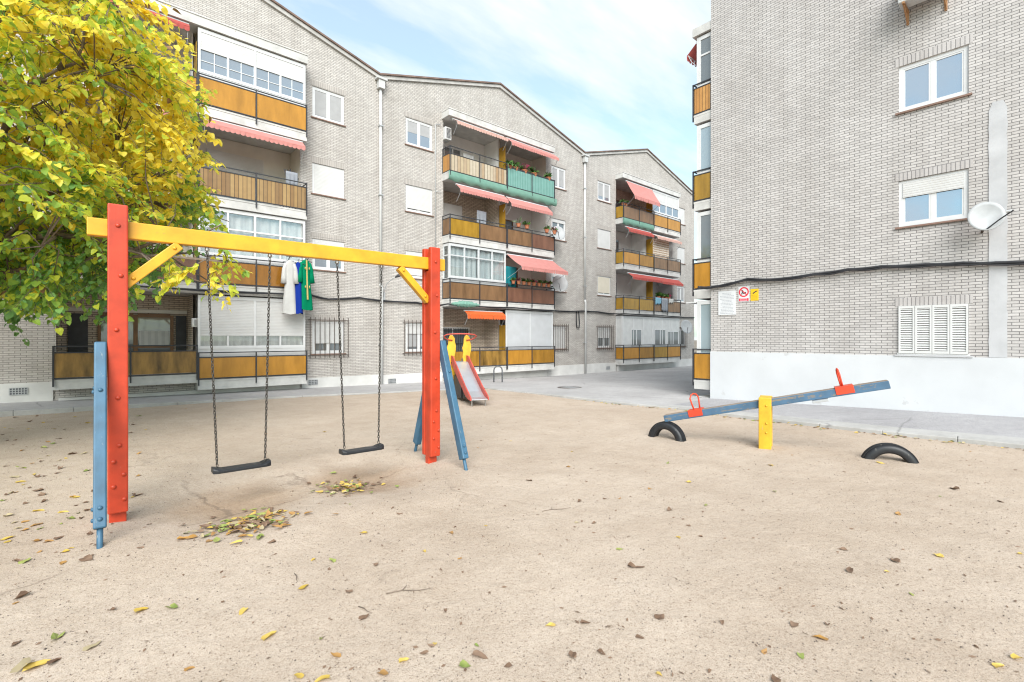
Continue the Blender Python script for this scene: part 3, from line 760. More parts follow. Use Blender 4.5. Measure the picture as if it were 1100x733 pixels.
# ground-floor loggia joinery of the nearest block
d = MB(FL); y = -1.0
for (p, q, z0, z1) in ((-7.75, -7.68, .66, 2.3), (-6.98, -6.88, .66, 2.3), (-6.12, -6.04, .66, 2.3)): d.box(p, q, y, y+.06, z0, z1)
for z0, z1 in ((.66, .74), (1.36, 1.42), (2.24, 2.34)): d.box(-7.68, -6.98, y, y+.058, z0, z1); d.box(-6.88, -6.12, y, y+.058, z0, z1)
d.build('wooden_window_frame', M['woodb'], bw)
MB(FL).box(-7.68, -6.12, y+.01, y+.02, .7, 2.28).build('inner_pane', M['pane_d'], bw)
m = MB(FL); m.box(-6.85, -6.14, y+.022, y+.03, 1.44, 1.85); m.build('inner_curtain', M['curt'], bw)
for (p, q) in ((-8.35, -7.95), (-5.98, -5.72)):
    m = MB(FL); m.box(p, q, y, y+.05, .66, 2.3); m.box(p+.03, q-.03, y+.05, y+.056, 1.5, 2.2); m.box(p+.03, q-.03, y+.05, y+.056, .8, 1.42); m.build('inner_door', M['iron'], bw)
MB(FL).box(-8.4, -5.7, y, y+.04, 2.36, 2.46).build('lintel_beam', M['beige'], bw)
balcony(rA, FL, MD, R1, 0, 1, F=.47, panel='amber_o', rh=.76, ph=.60, open_=False, enc=dict(cols=2, sub=2, sill=.86, shut=.74, curtain=True, pane='clear'))
balcony(rA, FL, L0, MD, 1, -1, panel='brown', panel2='brown_d', back='beige', door=('white', -8.0, -6.6, 3.3, 5.1))
balcony(rA, FL, MD, R1, 1, 1, panel='amber_c', open_=False, enc=dict(cols=2, sub=2, sill=.82, transom=.45, curtain=True))
balcony(rA, FL, L0, MD, 2, -1, panel='slat_w', back='beige', door=('white', -8.0, -6.6, 5.8, 7.6))
balcony(rA, FL, MD, R1, 2, 1, panel='slat_w', back='beige', rh=.86, ph=.7, door=('blind', -5.2, -3.6, 5.7, 7.45))
balcony(rA, FL, L0, MD, 3, -1, panel='amber_o', back='lwhite', rh=.86, ph=.66, door=('white', -8.0, -6.6, 8.3, 10.0))
balcony(rA, FL, MD, R1, 3, 1, panel='amber_o', open_=False, rh=.84, ph=.74, enc=dict(cols=2, sub=2, sill=.92, shut=.42, grid=True, pane='pane', b=.45))
awning(rA, FL, MD+.1, R1-.12, 7.84, .26, .22, 'awn_s')
awning(rA, FL, L0+.2, MD-.2, 10.3, .14, .14, 'awn_r')
awning(rA, FL, L0+.2, MD-.2, 7.84, .22, .2, 'awn_s')
vent(rA, -9.35, .30); vent(rA, -2.5, .10)
# --- middle block
rB, cB = block('apartment_block', 0.0, 11.3, 'middle brick block with the green mesh balcony and plants')
wB = [(1.08, 2.25)+WZ[k] for k in range(4)]+[(8.93, 9.93)+WZ[k] for k in range(4)]
block_shell(rB, cB, 0, 11.3, wB)
window(rB, FL, *wB[0], shutter=.35, pane='pane', grille=True, curtain=.9)
window(rB, FL, *wB[1], shutter=.86, pane='pane_d')
window(rB, FL, *wB[2], shutter=.84, pane='pane_d')
window(rB, FL, *wB[3], pane='pane', curtain=.5)
window(rB, FL, *wB[4], shutter=.98, grille=True)
window(rB, FL, *wB[5], pane='pane_d', shutter=.3)
window(rB, FL, *wB[6], pane='pane_d', shutter=.15)
window(rB, FL, *wB[7], pane='pane', curtain=.95)
L0, MD, R1 = cB-HW, cB, cB+HW
balcony(rB, FL, L0, MD, 0, -1, panel='amber', panel2='amber_grime', back='brick_in', divider=True, door=('white', 3.0, 4.75, .55, 2.1))
bw = [c for c in rB.children if c.name.startswith('balcony')][-1]
m = MB(FL)
for i in range(15): m.box(3.0+i*.125-.008, 3.0+i*.125+.008, -.93, -.914, .6, 2.06)
for z in (.7, 1.4, 1.95): m.box(2.98, 4.77, -.932, -.912, z-.012, z+.012)
m.build('door_grille', M['iron'], bw)
balcony(rB, FL, MD, R1, 0, 1, panel='amber_o', panel2='amber', open_=False, enc=dict(cols=2, sill=.62, solid=True, smat='shut_g', frame='alu_l'))
balcony(rB, FL, L0, MD, 1, -1, panel='brown', sidep='brown', open_=False, enc=dict(cols=2, sub=2, sill=.84, transom=.34, curtain='curt_b', frame='alu_l', b=.46))
balcony(rB, FL, MD, R1, 1, 1, panel='brown_d', panel2='brown_d', back='beige', door=('dark', 6.4, 7.6, 3.3, 5.0), divider=False)
balcony(rB, FL, L0, MD, 2, -1, panel='amber_y', panel2='brown', sidep='brown', back='brick_in', door=('blind', 2.85, 4.35, 5.8, 7.35))
balcony(rB, FL, MD, R1, 2, 1, panel='brown', panel2='brown_d', back='lwhite', door=('dark', 6.3, 7.3, 5.75, 7.2), divider=False)
balcony(rB, FL, L0, MD, 3, -1, panel='slat_p', panel2='slat_p', sidep='slat_o', back='lwhite', rh=.98, ph=.66, net='net', door=('white', 3.4, 4.3, 8.2, 9.8))
balcony(rB, FL, MD, R1, 3, 1, panel='net_t', panel2='net_t', sidep='net_t', back='beige', rh=.86, ph=.8, net='net', door=('dark', 6.2, 7.2, 8.2, 9.8), divider=False)
awning(rB, FL, L0+.2, MD-.12, 10.28, .30, .18, 'awn_p')
awning(rB, FL, MD+.02, R1-.02, 10.28, .36, .30, 'awn_s')
awning(rB, FL, L0+.35, MD-.1, 7.74, .30, .26, 'awn_s')
awning(rB, FL, MD+.02, R1-.4, 7.72, .34, .34, 'awn_s')
awning(rB, FL, MD+.05, R1-.05, 5.26, .95, .62, 'awn_s', val=.16)
awning(rB, FL, L0+.75, MD-.2, 2.74, .22, .16, 'awn_o', val=.18)
vent(rB, .35, -.02)
# --- far block
rC, cC = block('apartment_block', 11.3, 22.5, 'farthest brick block of the left row, beyond the street')
wC = [(12.42, 13.53)+WZ[k] for k in range(4)]+[(20.35, 21.3)+WZ[k] for k in range(4)]
block_shell(rC, cC, 11.3, 22.5, wC)
window(rC, FL, *wC[0], shutter=.5, pane='pane_d', grille=True, lintel='brick_soldier')
window(rC, FL, *wC[1], shutter=.84, pane='pane_d', smat='shut_c')
window(rC, FL, *wC[2], shutter=1)
window(rC, FL, *wC[3], pane='pane', curtain=.8)
window(rC, FL, *wC[4], pane='pane_d', grille=True)
window(rC, FL, *wC[5], pane='pane', curtain=.9)
window(rC, FL, *wC[6], shutter=1)
window(rC, FL, *wC[7], shutter=1)
L0, MD, R1 = cC-HW, cC, cC+HW
ew = dict(cols=3, sub=1, sill=.66, solid=True, smat='acw', frame='pvc', b=.46)
balcony(rC, FL, L0, MD, 0, -1, panel='amber_o', panel2='amber', open_=False, enc=dict(ew, wins=[(14.75, 15.75, 1.2, 2.14)]))
balcony(rC, FL, MD, R1, 0, 1, panel='amber_y', panel2='amber_o', open_=False, enc=dict(ew, wins=[(17.05, 18.25, 1.2, 2.16), (18.45, 19.7, 1.2, 2.06)]))
balcony(rC, FL, L0, MD, 1, -1, panel='amber_y', back='lwhite', door=('white', 14.3, 15.4, 3.25, 4.9))
balcony(rC, FL, MD, R1, 1, 1, panel='brown', sidep='brown', back='alu_l', door=('white', 17.6, 18.8, 3.25, 4.9))
balcony(rC, FL, L0, MD, 2, -1, panel='amber_o', panel2='amber', sidep='amber_y', back='lwhite', door=('white', 14.2, 15.6, 5.75, 7.4))
balcony(rC, FL, MD, R1, 2, 1, panel='brown', back='lwhite', door=('white', 18.9, 19.6, 5.75, 7.4))
bw = [c for c in rC.children if c.name.startswith('balcony')][-1]
n = 30; m = MB(FL); pts = []
for i in range(n+1): x = lerp(MD+.12, MD+1.9, i/n); pts += [(x, .38+.02*math.sin(i*1.4), 5.9), (x, .38+.02*math.sin(i*1.4), 7.5)]
m.idx(pts, [(2*i, 2*i+2, 2*i+3, 2*i+1) for i in range(n)]); m.build('patterned_curtain', M['patt'], bw, smooth=True)
balcony(rC, FL, L0, MD, 3, -1, panel='brown', sidep='amber_y', back='brick_in', rh=.84, net='net', door=('dark', 14.3, 16.2, 8.2, 9.7))
balcony(rC, FL, MD, R1, 3, 1, panel='amber_o', open_=False, enc=dict(cols=2, sub=2, sill=.84, shut=.52, pane='pane', curtain=None))
awning(rC, FL, L0+.35, MD-.1, 10.25, .55, .92, 'awn_s', val=.2)
awning(rC, FL, L0+.3, MD-.2, 7.74, .22, .2, 'awn_r')
awning(rC, FL, MD-.05, R1-.3, 7.68, .34, .2, 'awn_p')
awning(rC, FL, L0+.5, MD+.4, 5.22, .34, .26, 'awn_r')
awning(rC, FL, MD+.45, R1-.15, 5.22, .34, .3, 'awn_r')
vent(rC, 13.1, -.06)

# ------------------------------------------------------------------ pipes, cables, lamps on the left row
def downpipe(x, z0, label):
    o = thing('downpipe', (x, -.07, z0), label, 'downpipe', 'downpipes on the left row')
    off = Vector((x, -.07, z0))
    m = MB(); m.tube([(x, -.07, 10.6), (x, -.07, 3.6)], .05, 10); m.tube([(x, -.07, 3.6), (x+.03, -.09, 3.45), (x+.03, -.09, z0)], .055, 10); m.build('pipe', M['pipe'], o, smooth=True)
    m = MB(); m.box(x-.12, x+.12, -.2, -.01, 10.62, 10.92); m.box(x-.2, x+.2, -.24, -.005, 10.92, 11.0); m.build('hopper', M['pipe'], o, bevel=.015)
    for z in (1.4, 4.3, 6.8, 9.3): MB().box(x-.065, x+.09, -.14, -.005, z-.02, z+.02).build('bracket', M['alu'], o)
downpipe(0.03, -.05, 'white downpipe between the nearest and the middle brick block')
downpipe(11.3, -.18, 'white downpipe between the middle and the farthest brick block')
def cable(name, pts, r, label, fr, loc):
    o = thing(name, loc, label, 'cable')
    dense = []
    for (p, q) in zip(pts, pts[1:]):
        for i in range(6): dense.append(Vector(p).lerp(Vector(q), i/6)+Vector((0, 0, -.012*math.sin(math.pi*i/6))))
    dense.append(Vector(pts[-1]))
    m = MB(fr); m.tube(dense, r, 7); m.build('cable_bundle', M['cable'], o, smooth=True)
    m = MB(fr); m.tube([v+Vector((0, r*1.3, -r*1.1+.012*math.sin(i*.9))) for i, v in enumerate(dense)], r*.5, 6); m.build('thin_cable', M['cable'], o, smooth=True)
    return o
cable('wall_cable', [(-11, .05, 3.1), (-8.7, .05, 3.08), (-8.5, .56, 3.02), (-5.6, .56, 2.98), (-2.7, .56, 3.02), (-2.55, .05, 3.09), (-1.85, .05, 2.95), (-.76, .05, 3.06), (.1, .06, 3.0), (1.5, .05, 3.0), (2.4, .05, 2.93), (2.6, .56, 2.97), (4, .56, 2.93), (6, .56, 2.96), (8.5, .56, 2.93), (8.65, .05, 2.98), (9.8, .05, 2.96), (11.2, .06, 3.03), (12.3, .05, 3.03), (13.8, .05, 2.97), (13.95, .56, 2.96), (17, .56, 2.98), (19.9, .56, 2.95), (20.1, .05, 2.98), (22.4, .05, 3.0)], .026, 'dark cable bundle strung along the left row of flats above ground floor', FL, (-11, 0, 3.1))
o = thing('cable_loop', (10.75, -.04, 2.2), 'loop of black cable hanging by the downpipe beside the grilled window', 'cable')
m = MB(FL); m.tube([(10.7, .04, 3.0), (10.66, .06, 2.4), (10.7, .07, 2.15), (10.85, .07, 2.15), (10.9, .06, 2.4), (10.86, .04, 3.0)], .03, 7); m.build('cable_bundle', M['cable'], o, smooth=True)
o = thing('wall_lamp', (.16, 0, 3.1), 'small curved wall lamp beside the nearer downpipe', 'lamp')
m = MB(FL); m.tube([(.16, .03, 3.05), (.16, .06, 3.35), (.2, .25, 3.62), (.3, .5, 3.78), (.36, .62, 3.82)], .017, 8); m.build('arm', M['alu'], o, smooth=True)
m = MB(FL); m.tube([(.35, .58, 3.815), (.40, .72, 3.86), (.43, .82, 3.87)], [.03, .06, .045], 8); m.build('lamp_head', M['glow'], o, smooth=True)
MB(FL).box(.1, .22, .0, .05, 2.98, 3.3).build('wall_plate', M['alu'], o)
o = thing('conduit', (2.38, 0, 3.2), 'thin dark conduit climbing the wall left of the middle balconies', 'conduit')
m = MB(FL)
m.tube([(2.38, .03, 3.2), (2.38, .03, 10.0), (2.40, .04, 10.06), (2.6, .06, 10.08)], .014, 6); m.tube([(2.38, .03, 7.36), (2.42, .04, 7.42), (2.62, .06, 7.42)], .012, 6)
m.build('tube', M['alu'], o, smooth=True)

def dish(loc, r, face, label, group='satellite dishes on the walls', lnb=(.5, 0, -.3), rust=True):
    o = thing('satellite_dish', loc, label, 'satellite dish', group)
    f = Vector(face).normalized(); s = f.cross(Vector((0,0,1))).normalized(); u = s.cross(f)
    q = Vector(loc); m = MB(); n = 24; pts = [q]; fs = []
    rings = 5
    for i in range(1, rings+1):
        rr = r*i/rings
        pts += [q+(s*math.cos(2*math.pi*k/n)*.95+u*math.sin(2*math.pi*k/n))*rr+f*(.32*r*(i/rings)**2*.6) for k in range(n)]
    fs += [(0, 1+k, 1+(k+1) % n) for k in range(n)]
    for i in range(rings-1): fs += [(1+i*n+k, 1+i*n+(k+1) % n, 1+(i+1)*n+(k+1) % n, 1+(i+1)*n+k) for k in range(n)]
    m.idx(pts, fs); ob = m.build('reflector', M['dish'], o, smooth=True)
    sm = ob.modifiers.new('thick', 'SOLIDIFY'); sm.thickness = .012; sm.offset = -1
    tip = q+s*lnb[0]*r+u*lnb[2]*r+f*r*1.0
    m = MB(); m.tube([q-u*r*.9+f*.05, (q-u*r*.8+tip)/2, tip], .012, 6); m.build('feed_arm', M['iron'], o)
    m = MB(); m.tube([tip-(tip-q).normalized()*.03, tip+(q-tip).normalized()*.09], [.02, .03], 8); m.build('feed_horn', M['alu_l'], o)
    return o, q, f, u
def dish_mount(o, q, wallp):
    w = Vector(wallp); m = MB(); m.tube([q, (q+w)/2+Vector((0,0,-.02)), w], .022, 7); m.build('wall_bracket', M['iron_rust'], o)
def at_wall(a, b, z, fr): return Vector(fr((a, b, z)))
o, q, f, u = dish(at_wall(8.75, .6, 6.55, FL), .36, (-.35, -1, .35), 'white satellite dish outside the flowerpot balcony, third floor of middle block'); dish_mount(o, q, at_wall(8.85, .0, 6.4, FL))
o, q, f, u = dish(at_wall(8.85, .6, 4.18, FL), .42, (-.45, -1, .3), 'rust-spotted satellite dish beside the big salmon awning of middle block'); dish_mount(o, q, at_wall(8.9, .0, 4.1, FL))
o, q, f, u = dish(at_wall(20.35, .6, 2.32, FL), .45, (-.4, -1, .25), 'round satellite dish beside ground-floor white enclosure of farthest block'); dish_mount(o, q, at_wall(20.4, .0, 2.3, FL))
# printed mark on the far dish
# ------------------------------------------------------------------ things on the balconies
def pot(loc, r, h, label, group, kind='green', seed=0, cat='flower pot', hang=0):
    rr = random.Random(seed*7+3); o = thing('flower_pot', loc, label, cat, group); q = Vector(loc)
    m = MB(); m.lathe(q, [(r*.72, 0), (r, h*.85), (r*1.1, h*.86), (r*1.1, h), (r*.95, h)], 10); m.build('pot', M['terra'], o, smooth=False)
    m = MB(); n = 34 if kind != 'agave' else 22
    for i in range(n):
        a = rr.uniform(0, 6.28); el = rr.uniform(.2, 1.5); L = rr.uniform(.6, 1.5)*r*2.0*(1.4 if kind == 'agave' else 1)
        d = Vector((math.cos(a)*math.cos(el), math.sin(a)*math.cos(el), math.sin(el)))
        b = q+Vector((0, 0, h)); e = b+d*L; s = d.orthogonal().normalized()*L*(.1 if kind == 'agave' else .26)
        mid = b+d*L*.55+Vector((0, 0, L*.12)); e.z -= L*.2*(kind != 'agave')+hang*rr.random()
        if kind == 'flower': m.cur = 1 if rr.random() < .4 else 0
        m.face([b, mid-s, e, mid+s])
    m.build('plant', [M['plantp' if kind == 'agave' else 'plant'], M['flower']], o); return o
g3 = 'flower pots on the railings of the middle block'
for i in range(8):
    pot(at_wall(5.95+i*.31, .60, 3.99, FL), .085, .14, 'small terracotta pot on the dark railing under the big salmon awning', g3, 'flower' if i % 3 == 1 else 'green', i)
for i, (a, kd, lb) in enumerate([(6.25, 'agave', 'pot with a spiky pale agave on third-floor railing of middle block'), (6.75, 'green', 'low leafy pot right of the agave on third-floor railing'), (8.0, 'green', 'terracotta pot at the middle of third-floor railing, middle block'), (8.5, 'flower', 'terracotta pot with red flowers at right end of third-floor railing')]):
    pot(at_wall(a, .60, 6.49, FL), .10, .15, lb, g3, kd, 20+i)
for i, (a, kd, lb) in enumerate([(5.85, 'green', 'bushy trailing plant over the left of the teal mesh balcony'), (6.2, 'green', 'second leafy plant along the teal mesh balcony rail'), (6.75, 'flower', 'red-flowered plant at the middle of the teal mesh balcony rail'), (7.35, 'green', 'leafy plant right of the red flowers on teal mesh balcony'), (8.25, 'green', 'leafy plant at right end of the teal mesh balcony')]):
    pot(at_wall(a, .42, 8.95, FL), .15, .16, lb, 'plants on the top balcony of the middle block', kd, 40+i, 'plant', .25 if i < 2 else .08)
for i, a in enumerate((17.5, 17.85, 18.25, 18.6)):
    pot(at_wall(a, .44, 3.95, FL), .12, .14, 'leafy pot behind the drying clothes on the farthest block', 'pots on the second-floor balcony of the farthest block', 'flower' if i == 3 else 'green', 60+i)
for i, a in enumerate((14.1, 14.35)):
    pot(at_wall(a, .4, 8.85, FL), .1, .16, 'dark leafy pot beside the steep awning of the farthest block', 'pots on the top balcony of the farthest block', 'green', 70+i)

def hanging(name, fr, a0, a1, b, z0, z1, mat, label, cat, group=None, shape=None):
    o = thing(name, Vector(fr(((a0+a1)/2, b, z1))), label, cat, group); n, k = 12, 6; pts = []
    for i in range(n+1):
        for j in range(k+1):
            t = j/k; c = (a0+a1)/2; w = (a1-a0)/2*(shape(t) if shape else 1)
            x = c+(2*i/n-1)*w; zz = lerp(z1, z0+.05*math.sin(i*1.1+a0*5)*(1 if t == 1 else .4), t)
            pts.append((x, b+.028*math.sin(i*1.5+a0)*t, zz))
    m = MB(fr); m.idx(pts, [(i*(k+1)+j, (i+1)*(k+1)+j, (i+1)*(k+1)+j+1, i*(k+1)+j+1) for i in range(n) for j in range(k)])
    ob = m.build('cloth', M[mat], o, smooth=True); s = ob.modifiers.new('thick', 'SOLIDIFY'); s.thickness = .008; return o
hanging('drying_cloth', FL, 5.62, 6.3, .42, 3.85, 4.75, 'teal', 'teal cloth hung under the left of the big salmon awning', 'cloth')
hanging('laundry', FL, 17.0, 17.6, .585, 3.62, 4.0, 'c_lb', 'light blue garment drying over the railing of the farthest block', 'laundry', 'clothes drying on the farthest block')
hanging('laundry', FL, 17.65, 18.3, .59, 3.22, 4.0, 'c_gr', 'grey garment drying on the railing beside the light blue one', 'laundry', 'clothes drying on the farthest block')
hanging('laundry', FL, 18.4, 18.95, .585, 3.75, 4.0, 'c_white', 'white cloth drying right of the grey garment, farthest block', 'laundry', 'clothes drying on the farthest block')
hanging('laundry', FL, 3.95, 4.5, -.3, 8.2, 9.4, 'c_white', 'white sheet hung inside the top left balcony of the middle block', 'laundry')
hanging('laundry', FL, 4.25, 4.75, .25, 6.1, 6.95, 'c_gr', 'grey clothing hung on the third-floor balcony with the red awning', 'laundry')
# green net bundle under the second-floor balcony
o = thing('net_bundle', (3.4, -.56, 3.05), 'crumpled green net bundle hung under the brown balcony of middle block', 'net')
m = MB(FL); pts = []; n = 18
for i in range(n+1):
    for j in range(9):
        a = 2*math.pi*j/8; rr = .10*math.sin(math.pi*clamp((i+1)/(n+2)))*(1+.45*math.sin(i*4.1+j*2.7))+.02
        pts.append((2.75+i*.075, .60+rr*math.cos(a)*.6, 2.98+rr*math.sin(a)+.02*math.sin(i*2.9)))
m.idx(pts, [(i*9+j, (i+1)*9+j, (i+1)*9+j+1, i*9+j+1) for i in range(n) for j in range(8)]); m.build('net', M['net'], o, smooth=True)
# folding dryer and cushion on the nearest block's third floor
o = thing('drying_rack', (-3.2, -.2, 5.68), 'dark folded drying rack at the right end of the wood-slat balcony', 'drying rack')
m = MB(FL)
for i in range(5): m.tube([(-3.45+i*.09, .3, 5.7), (-3.15+i*.06, .34, 6.95-.06*i)], .014, 6)
for i in range(5): m.tube([(-3.0-i*.09, .36, 5.7), (-3.35+i*.05, .38, 6.9)], .012, 6)
m.build('frame', M['iron'], o, smooth=True)
hanging('laundry', FL, -3.3, -2.95, .40, 6.35, 6.85, 'c_gr', 'small dark cloth drying on the rack of the wood-slat balcony', 'laundry')
# air conditioner inside the top left balcony of the middle block
def ac(name, fr, a0, a1, b0, b1, z0, z1, label):
    o = thing(name, Vector(fr(((a0+a1)/2, (b0+b1)/2, z0))), label, 'air conditioner', None)
    MB(fr).box(a0, a1, b0, b1, z0, z1).build('casing', M['acw'], o, bevel=.02)
    m = MB(fr); m.box(a0+.05, a1-.05, b1, b1+.004, z0+.05, z1-.05); m.build('fan_recess', M['acd'], o)
    m = MB(fr)
    for i in range(9): z = lerp(z0+.06, z1-.06, i/8); m.box(a0+.04, a1-.04, b1+.004, b1+.014, z-.004, z+.004)
    m.build('fan_grille', M['acw'], o); return o
ac('air_conditioner', FL, 2.76, 3.05, -.25, .15, 9.55, 10.05, 'small air conditioner high in the top left balcony of the middle block')
ac('air_conditioner', FL, -5.75, -5.60, .1, .3, 1.95, 2.2, 'small white wall box beside the dark door of nearest ground floor')

# long kaftans on hangers by the nearest block's second-floor balcony
def kaftan(a, b, z1, z0, w0, w1, mat, trim, label, yaw=0, sleeves=True):
    o = thing('kaftan', Vector(FL((a, b, z1))), label, 'garment', 'long gowns hung out to air')
    rows = [(0, .16), (.03, .5), (.08, .72), (.3, .62), (.6, .8), (.85, .95), (1, 1.0)]
    n = 20; pts = []
    for t, w in rows:
        ww = lerp(w0, w1, t)*.5*w*(1.05 if t < .2 else 1)
        for i in range(n):
            an = 2*math.pi*i/n; fold = 1+.22*t*math.sin(an*5+a*3)
            x, y = ww*math.cos(an), (.05+.07*t)*math.sin(an)*fold
            pts.append((a+x*math.cos(yaw)-y*math.sin(yaw), b+x*math.sin(yaw)+y*math.cos(yaw), lerp(z1, z0, t)+.02*math.sin(an*3)*t))
    m = MB(FL); m.idx(pts, [(i*n+j, i*n+(j+1) % n, (i+1)*n+(j+1) % n, (i+1)*n+j) for i in range(len(rows)-1) for j in range(n)])
    body = m.build('gown', M[mat], o, smooth=True)
    if sleeves:
        for s in (-1, 1):
            sx = s*w0*.36
            P = lambda x, y, z: (a+x*math.cos(yaw)-y*math.sin(yaw), b+x*math.sin(yaw)+y*math.cos(yaw), z)
            m = MB(FL); m.tube([P(sx*.8, 0, z1-.1), P(sx*1.15, 0, z1-.28), P(sx*1.25, .01, z1-.52), P(sx*1.3, .02, z1-.72)], [.05, .065, .075, .09], 9); m.build('sleeve', M[mat], o, smooth=True)
    if trim:
        P = lambda x, y, z: (a+x*math.cos(yaw)-y*math.sin(yaw), b+x*math.sin(yaw)+y*math.cos(yaw), z)
        m = MB(FL); H = z1-z0
        m.face([P(-.022, .075, z1-.02), P(.022, .075, z1-.02), P(.022, .10, z1-H*.35), P(.026, .15, z1-H*.8), P(-.026, .15, z1-H*.8), P(-.022, .10, z1-H*.35)])
        for s in (-1, 1):
            for tz in (.18, .55): c = P(s*w0*.16, .115+.04*tz, z1-H*tz); m.lathe((c[0], c[1], c[2]), [(.0, -.05), (.022, 0), (0, .05)], 6)
        m.build('embroidery', M['c_gold'], o)
    m = MB(FL); m.tube([(a, b, z1-.02), (a, b, z1+.07), (a+.03, b, z1+.11), (a+.05, b, z1+.08)], .008, 6); m.tube([(a-.2*math.cos(yaw), b-.2*math.sin(yaw), z1-.07), (a, b, z1), (a+.2*math.cos(yaw), b+.2*math.sin(yaw), z1-.07)], .008, 6)
    m.build('hanger', M['iron'], o); return o
kaftan(-3.30, .78, 4.02, 2.38, .37, .44, 'c_white', False, 'long white gown on a hanger, leftmost of the three gowns', .15)
kaftan(-3.06, .80, 3.98, 2.40, .27, .27, 'c_blue', False, 'royal blue gown hanging between the white and the green ones', .5, False)
kaftan(-2.84, .80, 4.08, 2.52, .40, .46, 'c_green', True, 'green gown with gold embroidery on a hanger, rightmost gown', -.1)
o = thing('clothes_rail', (-2.7, -.8, 4.1), 'thin rail reaching out from the balcony that carries the gowns', 'clothes rail')
m = MB(FL); m.tube([(-3.4, .78, 4.13), (-2.2, .80, 4.16)], .012, 6); m.tube([(-3.3, .52, 3.99), (-3.3, .78, 4.13)], .01, 6); m.tube([(-2.75, .52, 3.99), (-2.75, .79, 4.14)], .01, 6); m.build('rail', M['iron'], o)

# ------------------------------------------------------------------ right block
rR = thing('apartment_block', (4.48, -15, 0), 'big pale brick end wall with white base on the right', 'apartment building')
RZ = [(1.34, 2.29), (3.90, 4.84), (6.23, 7.17), (8.6, 9.5)]
TW = (3.97, 5.02)
wR = [TW+RZ[k] for k in range(4)]
m = MB(FE); wall_holes(m, 0, 13, -.4, 11.9, wR[:3]+[wR[3]]); m.build('end_wall', M['brick_end'], rR)
# base painted white
m = MB(FE); m.box(-.004, 13, .0, .03, -.4, 1.285); m.build('plinth', M['plinth_w'], rR)
m = MB(FS); m.face([(0, 0, -.4), (14, 0, -.4), (14, 0, 11.9), (0, 0, 11.9)]); m.face([(14, 0, -.4), (14, -13, -.4), (14, -13, 11.9), (14, 0, 11.9)]); m.face([(0, -13, -.4), (14, -13, -.4), (14, -13, 11.9), (0, -13, 11.9)]); m.build('wall', M['brick_end'], rR)
m = MB(FS); m.box(-.15, 14.2, -13.2, .2, 11.902, 12.1); m.build('roof', M['tile'], rR)
window(rR, FE, *wR[2], pane='pane_sky', lintel='brick_end_s', lz=.17)
window(rR, FE, *wR[1], pane='pane_sky', shutter=.34, lintel='brick_end_s', lz=.17)
window(rR, FE, *wR[3], pane='pane_sky', lintel='brick_end_s', lz=.17)
# louvred shutters over the ground-floor window
w = MB(FE); a0, a1, z0, z1 = wR[0]; w.box(a0-.02, a1+.02, -.1, .02, z0-.03, z0); w.box(a0, a1, -.1, -.06, z0, z1)
w = w.build('window', M['pvc'], rR)
for i in range(4):
    x0, x1 = lerp(a0, a1, i/4)+.004, lerp(a0, a1, (i+1)/4)-.004; l = MB(FE)
    l.box(x0, x0+.03, .0, .035, z0, z1); l.box(x1-.03, x1, .0, .035, z0, z1); l.box(x0+.03, x1-.03, .0, .035, z0, z0+.05); l.box(x0+.03, x1-.03, 0, .035, z1-.05, z1)
    for j in range(19):
        z = lerp(z0+.06, z1-.08, j/18); l.idx([(x0+.03, .004, z+.03), (x1-.03, .004, z+.03), (x1-.03, .028, z), (x0+.03, .028, z), (x0+.03, .008, z+.036), (x1-.03, .008, z+.036), (x1-.03, .032, z+.006), (x0+.03, .032, z+.006)], [(0,1,2,3),(4,5,6,7),(0,1,5,4),(2,3,7,6),(0,3,7,4),(1,2,6,5)])
    l.build('louvred_shutter', M['white'], w)
MB(FE).box(a0-.06, a1+.06, -.08, .006, z1+.004, z1+.17).build('lintel', M['brick_end_s'], w)
MB(FE).box(a0-.06, a1+.06, -.05, .05, z0-.06, z0-.032).build('sill', M['cement'], w)
# cement repair strip
m = MB(FE); n = 30; pts = []
for i in range(n+1):
    z = lerp(1.29, 5.95, i/n); j1, j2 = .02*noise.noise((i*.9, 1, 0)), .02*noise.noise((i*.9, 7, 0)); tp = .05 if i == n else 0
    pts += [(5.29+j1+tp, .004, z), (5.29+j1+tp, .012, z), (5.53+j2-tp, .012, z), (5.53+j2-tp, .004, z)]
m.idx(pts, [(i*4+j, i*4+j+1, (i+1)*4+j+1, (i+1)*4+j) for i in range(n) for j in range(3)]); m.build('cement_strip', M['cement'], rR)
# street-side balconies, seen end on past the corner
RF = [.50, 2.95, 5.35, 7.72]; RT = [2.68, 5.08, 7.45, 9.85]
cfg = [dict(panel='amber_o', enc=dict(cols=2, sub=2, sill=.74, pane='frost', curtain=None)),
       dict(panel='amber_o', enc=dict(cols=2, sub=2, sill=.82, pane='pane_d')),
       dict(panel='amber_y', enc=dict(cols=2, sub=2, sill=.8, pane='frost')),
       dict(panel='slat_o', enc=dict(cols=2, sub=2, sill=.8, pane='pane_d', transom=.4))]
for k in range(4):
    c_ = cfg[k]
    balcony(rR, FS, .05, 3.0, k, -1, F=RF[k], top=RT[k], open_=False, slt=.24, rh=.84, ph=.70, depth=.02, **c_)
    balcony(rR, FS, 3.0, 5.95, k, 1, F=RF[k], top=RT[k], open_=False, slt=.24, rh=.84, ph=.70, depth=.02, **c_)
MB(FS).box(.02, 5.98, .0, .54, 9.86, 10.08).build('canopy_slab', M['slab'], rR)
MB(FS).box(.07, 5.9, .02, .46, -.3, .05).build('balcony_base', M['plinth'], rR)
awning(rR, FS, .1, 2.9, 9.72, .28, .24, 'awn_r')
MB(FS).box(.02, 2.8, .46, .72, 2.60, 2.63).build('awning_hood', M['pvc'], rR)
ac('air_conditioner', FE, 4.03, 4.80, .1, .42, 8.24, 8.8, 'outdoor air conditioner on rusty brackets near the top of the right wall')
